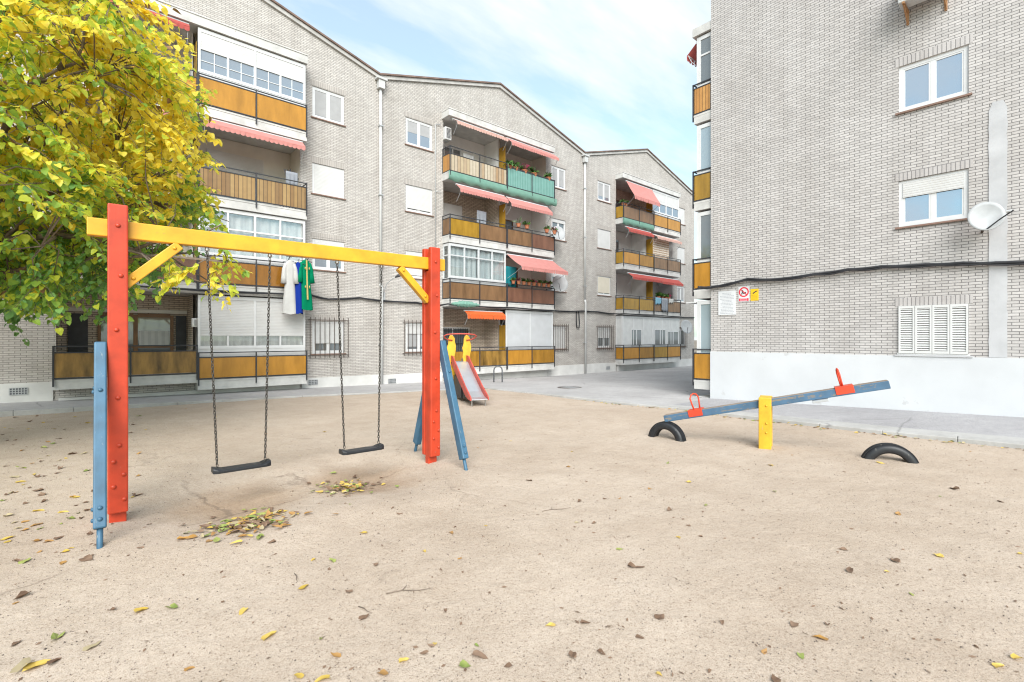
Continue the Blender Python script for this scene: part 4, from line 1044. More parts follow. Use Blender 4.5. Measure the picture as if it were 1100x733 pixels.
o = [x for x in bpy.data.objects if x.name.startswith('air_conditioner')][-1]
for x in (4.12, 4.7):
    m = MB(FE); m.box(x-.02, x+.02, .0, .44, 8.2, 8.235); m.box(x-.02, x+.02, .0, .03, 7.95, 8.2); m.beam((x, .03, 7.98), (x, .38, 8.19), .025, .025); m.build('bracket', M['rust'], bpy.data.objects[o.name])
o, q, f, u = dish(at_wall(5.27, .30, 3.82, FE), .268, (-1, -.30, .16), 'white satellite dish on the right wall beside the half-shuttered window', lnb=(-1.12, 0, -.05)); dish_mount(o, q, at_wall(5.2, .0, 3.6, FE))
cable('wall_cable', [(-.05, .56, 2.96), (.0, .04, 2.99), (.45, .05, 3.03), (.98, .05, 3.12), (1.6, .05, 3.05), (2.45, .05, 3.09), (3.1, .05, 3.13), (3.7, .05, 3.13), (4.4, .05, 3.09), (4.95, .05, 3.06), (5.4, .05, 3.01), (6.2, .05, 2.97), (9, .05, 2.95)], .03, 'thick black cable bundle sagging across the pale brick wall', FE, (4.43, -10.2, 3.0))

# ---- notices on the end wall
def signs():
    o = thing('notice_board', Vector(FE((.36, .0, 2.3))), 'white notice sheet with faint grey text on the brick wall', 'sign')
    a0, a1, z0, z1 = .21, .66, 2.24, 2.86
    MB(FE).box(a0, a1, .004, .016, z0, z1).build('board', M['s_white'], o)
    rr = random.Random(4)
    for i in range(15):
        m = MB(FE); z = z1-.06-i*.037; c = (a0+a1)/2; L = rr.uniform(.10, .17) if i in (0, 1, 5, 6, 9) else rr.uniform(.15, .19)
        x = c-L
        while x < c+L:
            wd = rr.uniform(.012, .04); m.box(x, min(x+wd, c+L), .016, .0175, z-.007, z+.006); x += wd+.009
        m.build('text_line', M['s_grey'], o)
    o = thing('prohibition_sign', Vector(FE((.86, .0, 2.7))), 'red ring prohibition sign with red caption strip', 'sign')
    a0, a1, z0, z1 = .73, 1.0, 2.56, 2.94; c = (a0+a1)/2; zc = 2.80
    MB(FE).box(a0, a1, .004, .012, z0, z1).build('plate', M['s_white'], o)
    m = MB(FE); n = 28; r0, r1 = .093, .125; pts = []
    for k in range(n): an = 2*math.pi*k/n; pts += [(c+r0*math.cos(an), .0125, zc+r0*math.sin(an)), (c+r1*math.cos(an), .0125, zc+r1*math.sin(an)), (c+r1*math.cos(an), .0145, zc+r1*math.sin(an)), (c+r0*math.cos(an), .0145, zc+r0*math.sin(an))]
    m.idx(pts, [(4*k+j, 4*k+(j+1) % 4, 4*((k+1) % n)+(j+1) % 4, 4*((k+1) % n)+j) for k in range(n) for j in range(4)])
    m.beam((c-.07, .0165, zc+.07), (c+.07, .0165, zc-.07), .003, .022, (1, 0, 1)); m.build('ring', M['s_red'], o)
    m = MB(FE)                                                 # dark pictogram: a playing figure and a ball
    m.lathe((c-.03, .0125, zc+.035), [(.0, -.018), (.018, 0), (.0, .018)], 8)
    m.box(c-.05, c-.012, .0122, .014, zc-.02, zc+.02); m.box(c-.06, c-.04, .0122, .0142, zc-.06, zc-.022); m.box(c-.03, c+.02, .0122, .0142, zc-.045, zc-.024)
    m.extrude([(c+.038+.02*math.cos(i*math.pi/5), .0122, zc-.02+.02*math.sin(i*math.pi/5)) for i in range(10)], (0, .002, 0)); m.build('pictogram', M['s_ink'], o)
    MB(FE).box(a0+.012, a1-.012, .0125, .0145, z0+.012, z0+.085).build('caption_strip', M['s_pink'], o)
    m = MB(FE)
    for s in (a0+.02, a1-.05): m.box(s, s+.03, .015, .016, z0+.016, z0+.08)
    for i in range(7): m.box(a0+.07+i*.02, a0+.082+i*.02, .015, .016, z0+.03, z0+.062)
    m.build('text', M['s_red'], o)
    o = thing('warning_sign', Vector(FE((1.12, .0, 2.7))), 'yellow warning sign right of the red ring sign', 'sign')
    a0, a1, z0, z1 = 1.03, 1.22, 2.57, 2.86
    MB(FE).box(a0, a1, .004, .012, z0, z1).build('plate', M['s_yel'], o)
    m = MB(FE); c = (a0+a1)/2
    m.extrude([(c-.07, .0122, 2.755), (c-.02, .0122, 2.775), (c+.02, .0122, 2.805), (c+.065, .0122, 2.815), (c+.07, .0122, 2.80), (c+.03, .0122, 2.78), (c-.01, .0122, 2.75), (c-.02, .0122, 2.735), (c-.035, .0122, 2.752)], (0, .002, 0)); m.build('pictogram', M['s_ink'], o)
    m = MB(FE)
    m.box(a0+.02, a1-.02, .0122, .0135, 2.70, 2.712)
    for i in range(3):
        for j in range(6): m.box(a0+.025+j*.024, a0+.043+j*.024, .0122, .0135, 2.60+i*.03, 2.612+i*.03)
    m.build('text', M['s_mud'], o)
signs()

# ------------------------------------------------------------------ swing frame
X_, Y_, Z_ = BD, PD, Vector((0, 0, 1))
def sp(a, b, z): return SW0+X_*a+Y_*b+Z_*z              # along beam, towards camera, up
SL = (SW1-SW0).length
sw = thing('swing_set', SW0, 'wooden swing set with red posts and yellow beam on blue legs', 'swing set')
WL[sw.name] = SW0.copy()
class SB(MB):
    def __init__(s, o): super().__init__(lambda p: sp(*p))
def yaw_fix(o): return o
# wooden parts get their own local frame so the grain follows them
ang = math.atan2(BD.y, BD.x)
def sbuild(mb_pts_fn, name, mat, parent, bevel=.008, smooth=False):
    m = MB(); mb_pts_fn(m); o = m.build(name, mat, parent, bevel=bevel, local=True, smooth=smooth); return o
sw.rotation_euler = (0, 0, ang)
sgn = 1 if Vector((-BD.y, BD.x, 0)).dot(PD) > 0 else -1   # local +y is towards the camera when sgn=1
def lb(m, a0, a1, b0, b1, z0, z1):
    lo, hi = sorted((b0*sgn, b1*sgn)); m.box(a0, a1, lo, hi, z0, z1)
BT = .045                                              # half beam thickness
for ia, a in enumerate((0.0, SL)):
    out = -1 if ia == 0 else 1
    for s in (1, -1):
        def f(m, a=a, s=s): lb(m, a-.072, a+.072, s*(BT+.002), s*(BT+.072), .10, 2.83)
        post = sbuild(f, 'post', M['red'], sw, .012)
        bolts('red', post, [((a+da, s*sgn*(BT+.0725), z), (0, s*sgn, 0)) for (da, z) in ((.0, 2.64), (.02, 2.2), (-.01, 1.72), (.0, 1.12), (.01, .70), (-.03, .56), (.04, .44), (-.03, .34), (.045, .22))], .019)
    def f(m, a=a): lb(m, a-.062, a+.062, -BT, BT, -.25, 2.53)
    sbuild(f, 'core_post', M['red'], sw, .008)
    for s in (1, -1):
        ax = a+out*.118; p0 = Vector((ax, s*sgn*.06, 1.60)); p1 = Vector((ax, s*sgn*.60, .14)); d = (p1-p0).normalized()
        m = MB(); m.beam(p0, p1, .085, .11, (0, 1, 0)); lg = m.build('leg', M['blue'], sw, bevel=.012, local=True)
        m = MB(); m.tube([p1-d*.1, p1+d*.30], .021, 10); m.build('leg_foot', M['blue'], lg, local=True, smooth=True)
        sp_ = []
        for t in (.28, .90, .955): q = p0.lerp(p1, t); sp_ += [(q+Vector((out*.043, 0, 0)), (out, 0, 0)), (q+Vector((0, s*sgn*.055, .02)), (0, s*sgn, .3))]
        bolts('blue', lg, sp_)
def f(m): lb(m, -.21, SL+.19, -BT, BT, 2.545, 2.70)
beam = sbuild(f, 'beam', M['yellow'], sw, .008)
for a, s in ((0.0, 1), (SL, -1)):
    m = MB(); m.beam((a+s*.05, 0, 2.13), (a+s*.46, 0, 2.535), .085, .085, (0, 0, 1)); br = m.build('brace', M['yellow'], sw, bevel=.006, local=True)
    bolts('yellow', br, [((a+s*.42, sgn*.043, 2.50), (0, sgn, 0)), ((a+s*.11, sgn*.043, 2.19), (0, sgn, 0))])

def chain_mesh(p, q, pitch=.033):
    p, q = Vector(p), Vector(q); d = q-p; n = int(d.length/pitch); d.normalize(); s = d.orthogonal().normalized(); u = d.cross(s); m = MB()
    for i in range(n):
        c = p+d*(i+.5)*pitch; ax = s if i % 2 else u
        loop = []
        for k in range(10):
            an = 2*math.pi*k/10; loop.append(c+d*math.cos(an)*pitch*.72+ax*math.sin(an)*.0105)
        m.tube(loop, .0044, 5, closed=True)
    return m
def swing(a0, a1, s0, s1, b, zs, label):
    loc = sp((a0+a1)/2, 0, 2.545); o = thing('swing', loc, label, 'swing', 'swings hung from the yellow beam', ang)
    ac_ = (a0+a1)/2
    L = lambda a, bb, z: Vector((a-ac_, bb*sgn, z-2.545))
    # seat: moulded black rubber with raised ends
    w = (s1-s0)/2+.045; sc_ = (s0+s1)/2; m = MB()
    prof = []
    for i in range(13):
        x = lerp(-w, w, i/12); e = clamp((abs(x)-(w-.075))/.06); t = .018+.026*e; dp = .085*(1-.25*clamp((abs(x)-(w-.03))/.03))
        prof += [L(sc_+x, b-dp, zs-.014), L(sc_+x, b-dp, zs+t*.55), L(sc_+x, b-dp*.75, zs+t), L(sc_+x, b+dp*.75, zs+t), L(sc_+x, b+dp, zs+t*.55), L(sc_+x, b+dp, zs-.014)]
    m.idx(prof, [(i*6+j, (i+1)*6+j, (i+1)*6+(j+1) % 6, i*6+(j+1) % 6) for i in range(12) for j in range(6)]+[tuple(range(6)), tuple(range(72, 78))])
    st = m.build('seat', M['rubber'], o, local=True, bevel=.004)
    m = MB()
    for i in range(15): x = lerp(-w+.09, w-.09, i/14); m.box(*sorted((sc_+x-.004-ac_, sc_+x+.004-ac_)), *sorted(((b+.0855)*sgn, (b+.088)*sgn)), zs-.012-2.545, zs+.008-2.545)
    m.build('seat_ribs', M['rubber'], st, local=True)
    for (at, as_) in ((a0, s0), (a1, s1)):
        m = chain_mesh(L(at, 0, 2.50), L(as_, b, zs+.04)); m.build('chain', M['chain'], o, local=True, smooth=True)
        m = MB(); m.tube([L(at, 0, 2.56), L(at, 0, 2.515)], .016, 8); m.tube([L(at-.02, 0, 2.52), L(at+.02, 0, 2.52)], .013, 8); m.build('hanger_bearing', M['steel'], o, local=True)
    return o
swing(.69, 1.262, .776, 1.215, .0, .315, 'nearer black rubber swing seat on chains, above the bigger leaf heap')
swing(1.98, 2.526, 2.065, 2.487, .0, .305, 'farther black rubber swing seat on chains, next to the right red post')

# ------------------------------------------------------------------ slide
sb = cw(-.78, 11.75); stp = cw(-1.44, 13.55); sdir = (sb-stp).normalized()
sl = thing('slide', (sb+stp)/2, 'small playground slide with steel chute, red sides and yellow boards', 'slide', None, math.atan2(sdir.y, sdir.x))
Ls = (sb-stp).length
# local x runs down the slide, y to its left, origin at the middle
ZT, ZB = 1.0, .17; x0, x1 = -Ls/2, Ls/2
path = [(x0-.12, ZT+.0), (x0+.1, ZT-.02), (x0+.3, ZT-.13), (x1-.5, ZB+.14), (x1-.22, ZB+.03), (x1+.02, ZB)]
WD = .20
m = MB(); pts = []
for x, z in path: pts += [(x, -WD, z), (x, WD, z), (x, WD, z-.02), (x, -WD, z-.02)]
m.idx(pts, [(i*4+j, (i+1)*4+j, (i+1)*4+(j+1) % 4, i*4+(j+1) % 4) for i in range(len(path)-1) for j in range(4)]+[(0,1,2,3), tuple(range(len(pts)-4, len(pts)))])
m.build('chute', M['chute'], sl, local=True, bevel=.004)
for s in (-1, 1):
    m = MB(); pts = []
    up = [.16, .17, .16, .14, .13, .05]; dn = [.10, .12, .12, .09, .05, .03]
    for (x, z), a, b in zip(path, up, dn):
        y = s*(WD+.002); y2 = s*(WD+.036); pts += [(x, y, z-b), (x, y, z+a), (x, y2, z+a), (x, y2, z-b)]
    m.idx(pts, [(i*4+j, (i+1)*4+j, (i+1)*4+(j+1) % 4, i*4+(j+1) % 4) for i in range(len(path)-1) for j in range(4)]+[(0,1,2,3), tuple(range(len(pts)-4, len(pts)))])
    m.build('side_rail', M['red_dull'], sl, local=True, bevel=.01)
    m = MB(); m.tube([(x1-.08, s*.17, ZB-.02), (x1-.08, s*.17, -.1)], .02, 8); m.build('leg', M['steel'], sl, local=True)
    # yellow wavy board at the top
    yb = s*(WD+.02); out = []
    for z, a in ((.30, .10), (.62, .12), (.80, .09), (.98, .12), (1.12, .085), (1.28, .12), (1.42, .13), (1.54, .10), (1.63, .10), (1.70, .05), (1.73, .0)): out.append((x0-.10, yb+a, z))
    for z, a in ((1.70, -.05), (1.62, -.085), (1.48, -.09), (1.36, -.13), (1.24, -.10), (1.1, -.12), (.96, -.085), (.8, -.11), (.62, -.09), (.30, -.10)): out.append((x0-.10, yb+a, z))
    m = MB(); m.extrude(out, (-.035, 0, 0)); m.build('side_board', M['yellow_v'], sl, local=True, bevel=.008)
m = MB(); m.box(x0+.05, x0+.9, -WD-.0, -WD+.02, .08, .62); m.extrude([(x0+.05, WD-.02, .04), (x0+1.15, WD-.02, .10), (x0+1.15, WD-.02, .44), (x0+.05, WD-.02, .86)], (0, .018, 0)); m.extrude([(x0+.05, -WD+.03, .04), (x0+1.15, -WD+.03, .10), (x0+1.15, -WD+.03, .44), (x0+.05, -WD+.03, .86)], (0, .015, 0)); m.build('under_panel', M['black'], sl, local=True)
m = MB(); m.box(x0-.55, x0-.0, -WD-.04, WD+.04, ZT-.06, ZT-.022); m.build('platform', M['black'], sl, local=True)
m = MB()
for i in range(4): m.tube([(x0-.62-.1*(3-i)*.5, -WD, .22+.22*i), (x0-.62-.1*(3-i)*.5, WD, .22+.22*i)], .018, 8)
for s in (-1, 1): m.tube([(x0-.85, s*WD, -.1), (x0-.55, s*WD, 1.05)], .02, 8)
m.build('ladder', M['steel'], sl, local=True)
hp = []
for i in range(25):
    t = i/24; an = math.pi*(t); 
    hp.append((x0-.30+.10+.17*math.cos(math.pi/2+0), 0, 0))
hp = [(x0-.08, -.20, 1.58), (x0-.06, -.34, 1.60), (x0-.02, -.43, 1.65), (x0+.04, -.46, 1.70), (x0+.08, -.38, 1.74), (x0+.10, -.2, 1.755), (x0+.10, 0, 1.76), (x0+.10, .2, 1.755), (x0+.08, .38, 1.74), (x0+.04, .46, 1.70), (x0-.02, .43, 1.65), (x0-.06, .34, 1.60), (x0-.08, .20, 1.58)]
m = MB(); m.tube(hp, .018, 8); m.build('hand_bar', M['red_dull'], sl, local=True, smooth=True)

# hoop stand on the paving
c = gp(535, 409); hz = zpav(c.x, c.y)
o = thing('bike_hoop', (c.x, c.y, hz), 'grey steel hoop stand on the paving beyond the slide', 'bike stand')
e = Vector((D1[0]*.16, -D1[1]*.16, 0))
m = MB(); m.tube([c+e*-1+Vector((0,0,hz-.1)), c-e+Vector((0,0,hz+.42))]+[c+e*math.cos(math.pi*(1-i/8))+Vector((0,0,hz+.46+.16*math.sin(math.pi*i/8))) for i in range(9)]+[c+e+Vector((0,0,hz+.42)), c+e+Vector((0,0,hz-.1))], .026, 10); m.build('hoop', M['acd'], o, smooth=True)

# ------------------------------------------------------------------ seesaw
PS = cw(3.84, 7.40); sd = (cw(5.05, 6.68)-cw(2.55, 8.17)).normalized(); ssa = math.atan2(sd.y, sd.x)
tilt = math.atan2(.72, 3.0)
ss = thing('seesaw', PS, 'weathered blue plank seesaw with red seats on a yellow post', 'seesaw', None, ssa)
for s in (-1, 1):
    m = MB(); lo, hi = sorted((s*.104, s*.165)); m.box(-.085, .085, lo, hi, -.2, .76); po = m.build('post', M['yellow_v'], ss, local=True, bevel=.012)
    bolts('yellow_v', po, [((.02, s*.1655, z), (0, s, 0)) for z in (.64, .38, .24)])
m = MB(); m.box(-.075, .075, -.102, .102, .735, .755); m.box(-.03, .03, -.102, .102, -.2, .5); m.build('spacer', M['yellow_v'], ss, local=True)
tm = Matrix.Translation((0, 0, .665)) @ Matrix.Rotation(-tilt, 4, 'Y')
pl = bpy.data.objects.new('x', None); bpy.data.objects.remove(pl)
m = MB(); m.box(-1.53, 1.53, -.098, .098, -.055, .055)
m.cur = 0
me_o = m.build('plank', [M['blue_b'], M['worn']], ss, local=True, bevel=.007)
for p in me_o.data.polygons:
    p.material_index = 1 if p.normal.z > .9 else 0
me_o.matrix_local = tm
for s in (-1, 1):
    x = s*1.02
    m = MB(); m.box(x-.11, x+.11, -.106, .106, .057, .075)
    for q in (-1, 1): lo, hi = sorted((q*.100, q*.1065)); m.box(x-.11, x+.11, lo, hi, -.035, .058)
    st = m.build('seat_plate', M['red_o'], ss, local=True, bevel=.003); st.matrix_local = tm
    xx = x-s*.02; loop = [(xx+.0, -.06, .07), (xx-.0, -.075, .16), (xx-.0, -.085, .25), (xx-.0, -.05, .305), (xx-.0, 0, .32), (xx, .05, .305), (xx, .085, .25), (xx, .075, .16), (xx, .06, .07)]
    m = MB(); m.tube(loop, .0125, 8); hd = m.build('handle', M['red_o'], ss, local=True, smooth=True); hd.matrix_local = tm @ Matrix.Translation((xx, 0, 0)) @ Matrix.Rotation(rad(-38 if s < 0 else 6), 4, 'Z') @ Matrix.Translation((-xx, 0, 0))
m = MB(); m.box(.60, .80, -.20, .20, -.09, -.058); fr_ = m.build('foot_rest', M['alu'], ss, local=True, bevel=.004); fr_.matrix_local = tm
def half_tyre(p, q, label):
    c = (p+q)/2; d = (q-p); R_ = d.length/2; d.normalize(); n = Vector((-d.y, d.x, 0))
    o = thing('half_tyre', c, label, 'half tyre', 'half-buried tyres at the seesaw ends', math.atan2(d.y, d.x))
    m = MB(); sec = []; ns = 14; pr = []
    r_mid, hw_, hr = R_-.068, .085, .068
    for k in range(ns):
        an = 2*math.pi*k/ns; pr.append((hr*math.copysign(abs(math.cos(an))**.7, math.cos(an)), hw_*math.copysign(abs(math.sin(an))**.7, math.sin(an))))
    N_ = 26; pts = []
    for i in range(N_+1):
        a = lerp(-.28, math.pi+.28, i/N_)
        for k, (r_, w_) in enumerate(pr):
            rr = r_mid+r_
            if r_ < -.05: rr += .03
            pts.append((-rr*math.cos(a), w_, rr*math.sin(a)))
    m.idx(pts, [(i*ns+k, i*ns+(k+1) % ns, (i+1)*ns+(k+1) % ns, (i+1)*ns+k) for i in range(N_) for k in range(ns)]+[tuple(range(ns)), tuple(range(N_*ns, (N_+1)*ns))])
    m.build('tyre_wall', M['rubber'], o, local=True, smooth=True)
    m = MB()
    for w_ in (-.045, -.022, .0, .022, .045):
        m.tube([(-(R_+.0005)*math.cos(a), w_, (R_+.0005)*math.sin(a)) for a in [lerp(-.2, math.pi+.2, i/30) for i in range(31)]], .0055, 5)
    m.build('tread', M['rubber'], o, local=True)
    return o
half_tyre(cw(2.34, 8.30, -.05), cw(2.78, 7.86, -.05), 'black half tyre in the sand under the lowered seesaw end')
half_tyre(cw(4.79, 6.72, -.10), cw(5.37, 6.44, -.10), 'black half tyre in the sand under the raised seesaw end')

# ------------------------------------------------------------------ tree
def leaf_pts(c, d, up, L, W, fold=.18, droop=.15):
    """heart-shaped leaf: base c, along d, blade normal about up"""
    d = d.normalized(); s = d.cross(up).normalized(); n = s.cross(d).normalized()
    P = lambda t, w, h: c+d*(t*L)+s*(w*W)+n*(h*L)
    f = fold
    return [P(0, 0, 0), P(-.06, .24, f*.2), P(.12, .48, f*.55), P(.42, .46, f*.5-droop*.2), P(.75, .24, f*.15-droop*.6), P(1.0, 0, -droop), P(.75, -.24, f*.15-droop*.6), P(.42, -.46, f*.5-droop*.2), P(.12, -.48, f*.55), P(-.06, -.24, f*.2), P(.45, 0, -droop*.2)]
LF = [(0, 1, 2, 10), (10, 2, 3), (10, 3, 4), (10, 4, 5), (10, 5, 6), (10, 6, 7), (10, 7, 8), (0, 10, 8, 9)]
LF2 = [(0, 1, 2, 3, 10), (10, 3, 4, 5), (10, 5, 6, 7), (0, 10, 7, 8, 9)]
def tree():
    rr = random.Random(21)
    T = cw(-8.3, 6.9); o = thing('mulberry_tree', T, 'tree with yellow and green autumn leaves overhanging the left edge', 'tree')
    tr = MB(); tr.tube([T+Vector((0,0,-.2)), T+Vector((.02,.03,.5)), T+Vector((-.03,.06,1.4)), T+Vector((.02,.02,2.3))], [.26, .21, .18, .17], 12)
    top = T+Vector((.02, .02, 2.25)); nodes = []
    ctr = T+Vector((0, 0, 4.95)); RX, RZ_ = 3.5, 3.2
    right = Vector((D1[0], -D1[1], 0)); ahead = Vector((D1[1], D1[0], 0))
    for i in range(14):
        an = 2*math.pi*i/14*2.0+rr.uniform(-.2, .2); el = rr.uniform(.0, 1.05)
        d = (right*math.cos(an)+ahead*math.sin(an))*math.cos(el)+Vector((0,0,math.sin(el)))
        end = top+Vector((d.x*2.75, d.y*2.6, .35+d.z*4.2)); pts = []
        for k in range(9):
            t = k/8; p = top.lerp(end, t)+Vector((0, 0, .55*math.sin(math.pi*t)*(1-el*.6)))+Vector((rr.uniform(-.09,.09), rr.uniform(-.09,.09), rr.uniform(-.06,.06)))*min(1, k)
            pts.append(p); nodes.append((p, .085*(1-t*.8)))
            if k in (3, 4, 5, 6, 7, 8):
                for q_ in range(2):
                    dd = (pts[k]-pts[k-1]).normalized()+Vector((rr.uniform(-1, 1), rr.uniform(-1, 1), rr.uniform(-.7, .9))); dd.normalize()
                    sub = [p]
                    for j in range(1, 5): sub.append(sub[-1]+(dd+Vector((rr.uniform(-.3, .3), rr.uniform(-.3, .3), rr.uniform(-.3, .25)))).normalized()*rr.uniform(.2, .36)); nodes.append((sub[-1], .02))
                    tr.tube(sub, [.028, .022, .017, .013, .008], 6)
        tr.tube(pts, [.10*(1-.84*k/8) for k in range(9)], 8)
    low = [cw(-4.3-.28*k, 7.4+.2*math.sin(k*2), 2.75+.12*math.cos(k*1.7)) for k in range(9)]
    for q_ in ((cw(-8.28, 6.9, 2.25), cw(-6.2, 7.2, 3.1), cw(-4.3, 7.4, 2.8)),):
        tr_ = MB(); ln = [q_[0].lerp(q_[1], t/4).lerp(q_[1].lerp(q_[2], t/4), t/4) for t in range(5)]+[q_[1].lerp(q_[2], .85), q_[2]]
        nodes += [(p, .015) for p in ln]; tr.tube(ln, [.04, .034, .028, .022, .017, .012, .006], 6)
    br = MB(); cr = MB(); cl = 0; tries = 0
    mats = ['l_yel', 'l_gold', 'l_lime', 'l_grn', 'l_dgr', 'l_brn']
    while cl < 1450 and tries < 40000:
        tries += 1
        v = Vector((rr.gauss(0, 1), rr.gauss(0, 1), rr.gauss(0, 1))).normalized()*(rr.uniform(.16, 1)**.40)
        p = ctr+right*(v.x*RX)+ahead*(v.y*RX)+Vector((0, 0, v.z*RZ_))
        if low: p = low.pop()
        if p.z < 2.15: continue
        r_ = (p-ctr).dot(right)
        # the sprays nearest the lens are sparser; gaps
        if tries > 12 and noise.noise(p*1.2) < -.2: continue
        if (p-CAM).length < 3.4: continue
        nd = min(nodes, key=lambda n: (n[0]-p).length); a = nd[0]
        if (a-p).length > 1.3: continue
        cl += 1
        mid = a.lerp(p, .55)+Vector((rr.uniform(-.1,.1), rr.uniform(-.1,.1), rr.uniform(.0,.22)))
        br.tube([a, mid, p], [max(.008, nd[1]*.35), .009, .004], 5)
        out = (p-mid).normalized(); hgt = (p.z-2.0)/5
        spray = []
        for q in range(3):
            dv = (out+Vector((rr.uniform(-.8,.8), rr.uniform(-.8,.8), rr.uniform(-.55,.3)))).normalized(); L = rr.uniform(.3, .72); e = p+dv*L; e.z -= .12*L
            br.tube([p, p+dv*L*.5+Vector((0,0,.02)), e], [.004, .003, .0018], 4); spray.append((p, e))
        spray.append((mid, p))
        green = clamp(.72-.66*hgt+.55*noise.noise(p*.6+Vector((5, 2, 1)))+rr.uniform(-.12, .12))
        for (s0, s1) in spray:
            n = rr.randint(10, 15)
            for i in range(n):
                t = (i+rr.random())/n; c = s0.lerp(s1, t); ax = (s1-s0).normalized(); sd_ = ax.cross(Vector((0,0,1)))
                if sd_.length < .1: sd_ = Vector((1,0,0))
                sd_ = sd_.normalized()*(1 if i % 2 else -1)
                d = (ax*rr.uniform(.1, .6)+sd_*rr.uniform(.4, 1)+Vector((rr.uniform(-.3,.3), rr.uniform(-.3,.3), rr.uniform(-1.0, .0)))).normalized()
                up = (Vector((rr.uniform(-.6,.6), rr.uniform(-.6,.6), 1))).normalized()
                if abs(d.dot(up)) > .93: up = Vector((rr.uniform(-1,1), rr.uniform(-1,1), .2)).normalized()
                L = rr.uniform(.06, .118); b = c+d*rr.uniform(.02, .05)
                g = green+rr.gauss(0, .17)
                cr.cur = 4 if g > .82 else 3 if g > .55 else 2 if g > .36 else (0 if rr.random() < .88 else 1)
                if rr.random() < .012: cr.cur = 5
                cr.idx(leaf_pts(b, d, up, L, L*rr.uniform(.8, 1.0), rr.uniform(.08, .3), rr.uniform(.05, .28)), LF2)
    tr.build('trunk', M['bark'], o, smooth=True)
    br.build('branch', M['bark'], o, smooth=True, recalc=False)
    cr.build('crown', [M[k] for k in mats], o, recalc=False, smooth=False)
tree()

# ------------------------------------------------------------------ fallen leaves
def flat_leaf(seed, L=.1):
    rr = random.Random(seed); m = MB(); up = Vector((0, 0, 1)); curl = rr.uniform(.15, .5)
    pts = leaf_pts(Vector((-L/2, 0, .012)), Vector((1, rr.uniform(-.1, .1), 0)), up, L, L*rr.uniform(.5, .8), curl*.7, -rr.uniform(-.05, .25))
    pts = [p+Vector((0, 0, .006*math.sin(i*2.1+seed)+.004)) for i, p in enumerate(pts)]
    zmin = min(p.z for p in pts); pts = [p-Vector((0, 0, zmin-.002)) for p in pts]
    m.idx(pts, LF)
    return m
FCOL = ['f_yel', 'f_org', 'f_brn', 'f_grn', 'f_pale']
PROT = {}
def proto(col, k):
    if (col, k) not in PROT:
        me = bpy.data.meshes.new('fallen_leaf'); mb = flat_leaf(k*13+FCOL.index(col))
        me.from_pydata(mb.v, [], mb.f); me.materials.append(M[col]); me.polygons.foreach_set('use_smooth', [k % 2 == 0]*len(me.polygons)); PROT[(col, k)] = me
    return PROT[(col, k)]
CN = {'f_yel': 'yellow', 'f_org': 'orange-brown', 'f_brn': 'dark brown', 'f_grn': 'green', 'f_pale': 'pale straw-coloured'}
def drop_leaf(p, col, size, label, group):
    o = bpy.data.objects.new('fallen_leaf', proto(col, R.randint(0, 5))); COL.objects.link(o)
    o.location = (p.x, p.y, sand_z(p.x, p.y)); s = size/.1
    o.scale = (s, s*R.uniform(.8, 1.1), s*R.uniform(.6, 1.3)); o.rotation_euler = (R.uniform(-.18, .18), R.uniform(-.15, .15), R.uniform(0, 6.28))
    return tag(o, label, 'leaf', group)
BIG = [(327, 631, 'f_yel', .11, 'near centre-left'), (290, 682, 'f_yel', .12, ''), (260, 658, 'f_yel', .10, ''), (152, 655, 'f_yel', .10, ''), (186, 652, 'f_grn', .14, ''), (60, 685, 'f_grn', .15, ''),
       (360, 702, 'f_org', .09, ''), (412, 722, 'f_org', .09, ''), (320, 725, 'f_yel', .09, ''), (345, 729, 'f_yel', .11, ''), (516, 704, 'f_brn', .12, ''), (500, 713, 'f_grn', .09, ''), (22, 719, 'f_pale', .16, ''), (40, 714, 'f_yel', .14, ''),
       (356, 603, 'f_grn', .10, ''), (390, 574, 'f_yel', .10, ''), (485, 574, 'f_org', .09, ''), (28, 602, 'f_grn', .11, ''), (392, 662, 'f_brn', .09, ''), (122, 654, 'f_brn', .09, ''), (197, 580, 'f_org', .12, ''), (224, 584, 'f_org', .11, ''), (22, 642, 'f_brn', .13, ''),
       (914, 614, 'f_brn', .15, ''), (905, 591, 'f_brn', .09, ''), (880, 685, 'f_org', .11, ''), (614, 702, 'f_brn', .10, ''), (1094, 710, 'f_yel', .09, ''), (719, 548, 'f_brn', .11, ''), (729, 577, 'f_yel', .08, ''), (680, 609, 'f_brn', .10, ''), (710, 663, 'f_brn', .10, ''), (688, 684, 'f_brn', .07, ''),
       (1007, 598, 'f_yel', .09, ''), (965, 553, 'f_org', .10, ''), (568, 516, 'f_brn', .11, ''), (739, 517, 'f_yel', .09, ''), (827, 499, 'f_yel', .11, ''), (776, 670, 'f_brn', .06, ''), (832, 730, 'f_brn', .08, ''), (1025, 525, 'f_brn', .14, ''), (945, 498, 'f_yel', .13, ''), (611, 502, 'f_org', .10, ''), (650, 535, 'f_brn', .06, ''), (960, 604, 'f_brn', .10, ''), (100, 693, 'f_pale', .12, ''), (60, 710, 'f_brn', .10, ''), (455, 700, 'f_brn', .07, ''), (622, 538, 'f_brn', .09, ''), (638, 562, 'f_brn', .08, '')]
def zone(px, py):
    if px < 235: return 'under the tree by the swing frame' if py < 600 else 'in the near left sand'
    if px < 550: return 'below and around the swings' if py < 600 else 'in the near middle sand'
    return 'on the open sand towards the seesaw' if py < 600 else 'in the near right sand'
for (x, y, c_, s, _) in BIG:
    drop_leaf(gp(x, y), c_, s*.72, f'{CN[c_]} fallen leaf lying {zone(x, y)}', 'fallen leaves lying on the sand')
def rnd_col(): return R.choices(FCOL, [3, 2, 6, 1.6, 1.6])[0]
cnt = 0
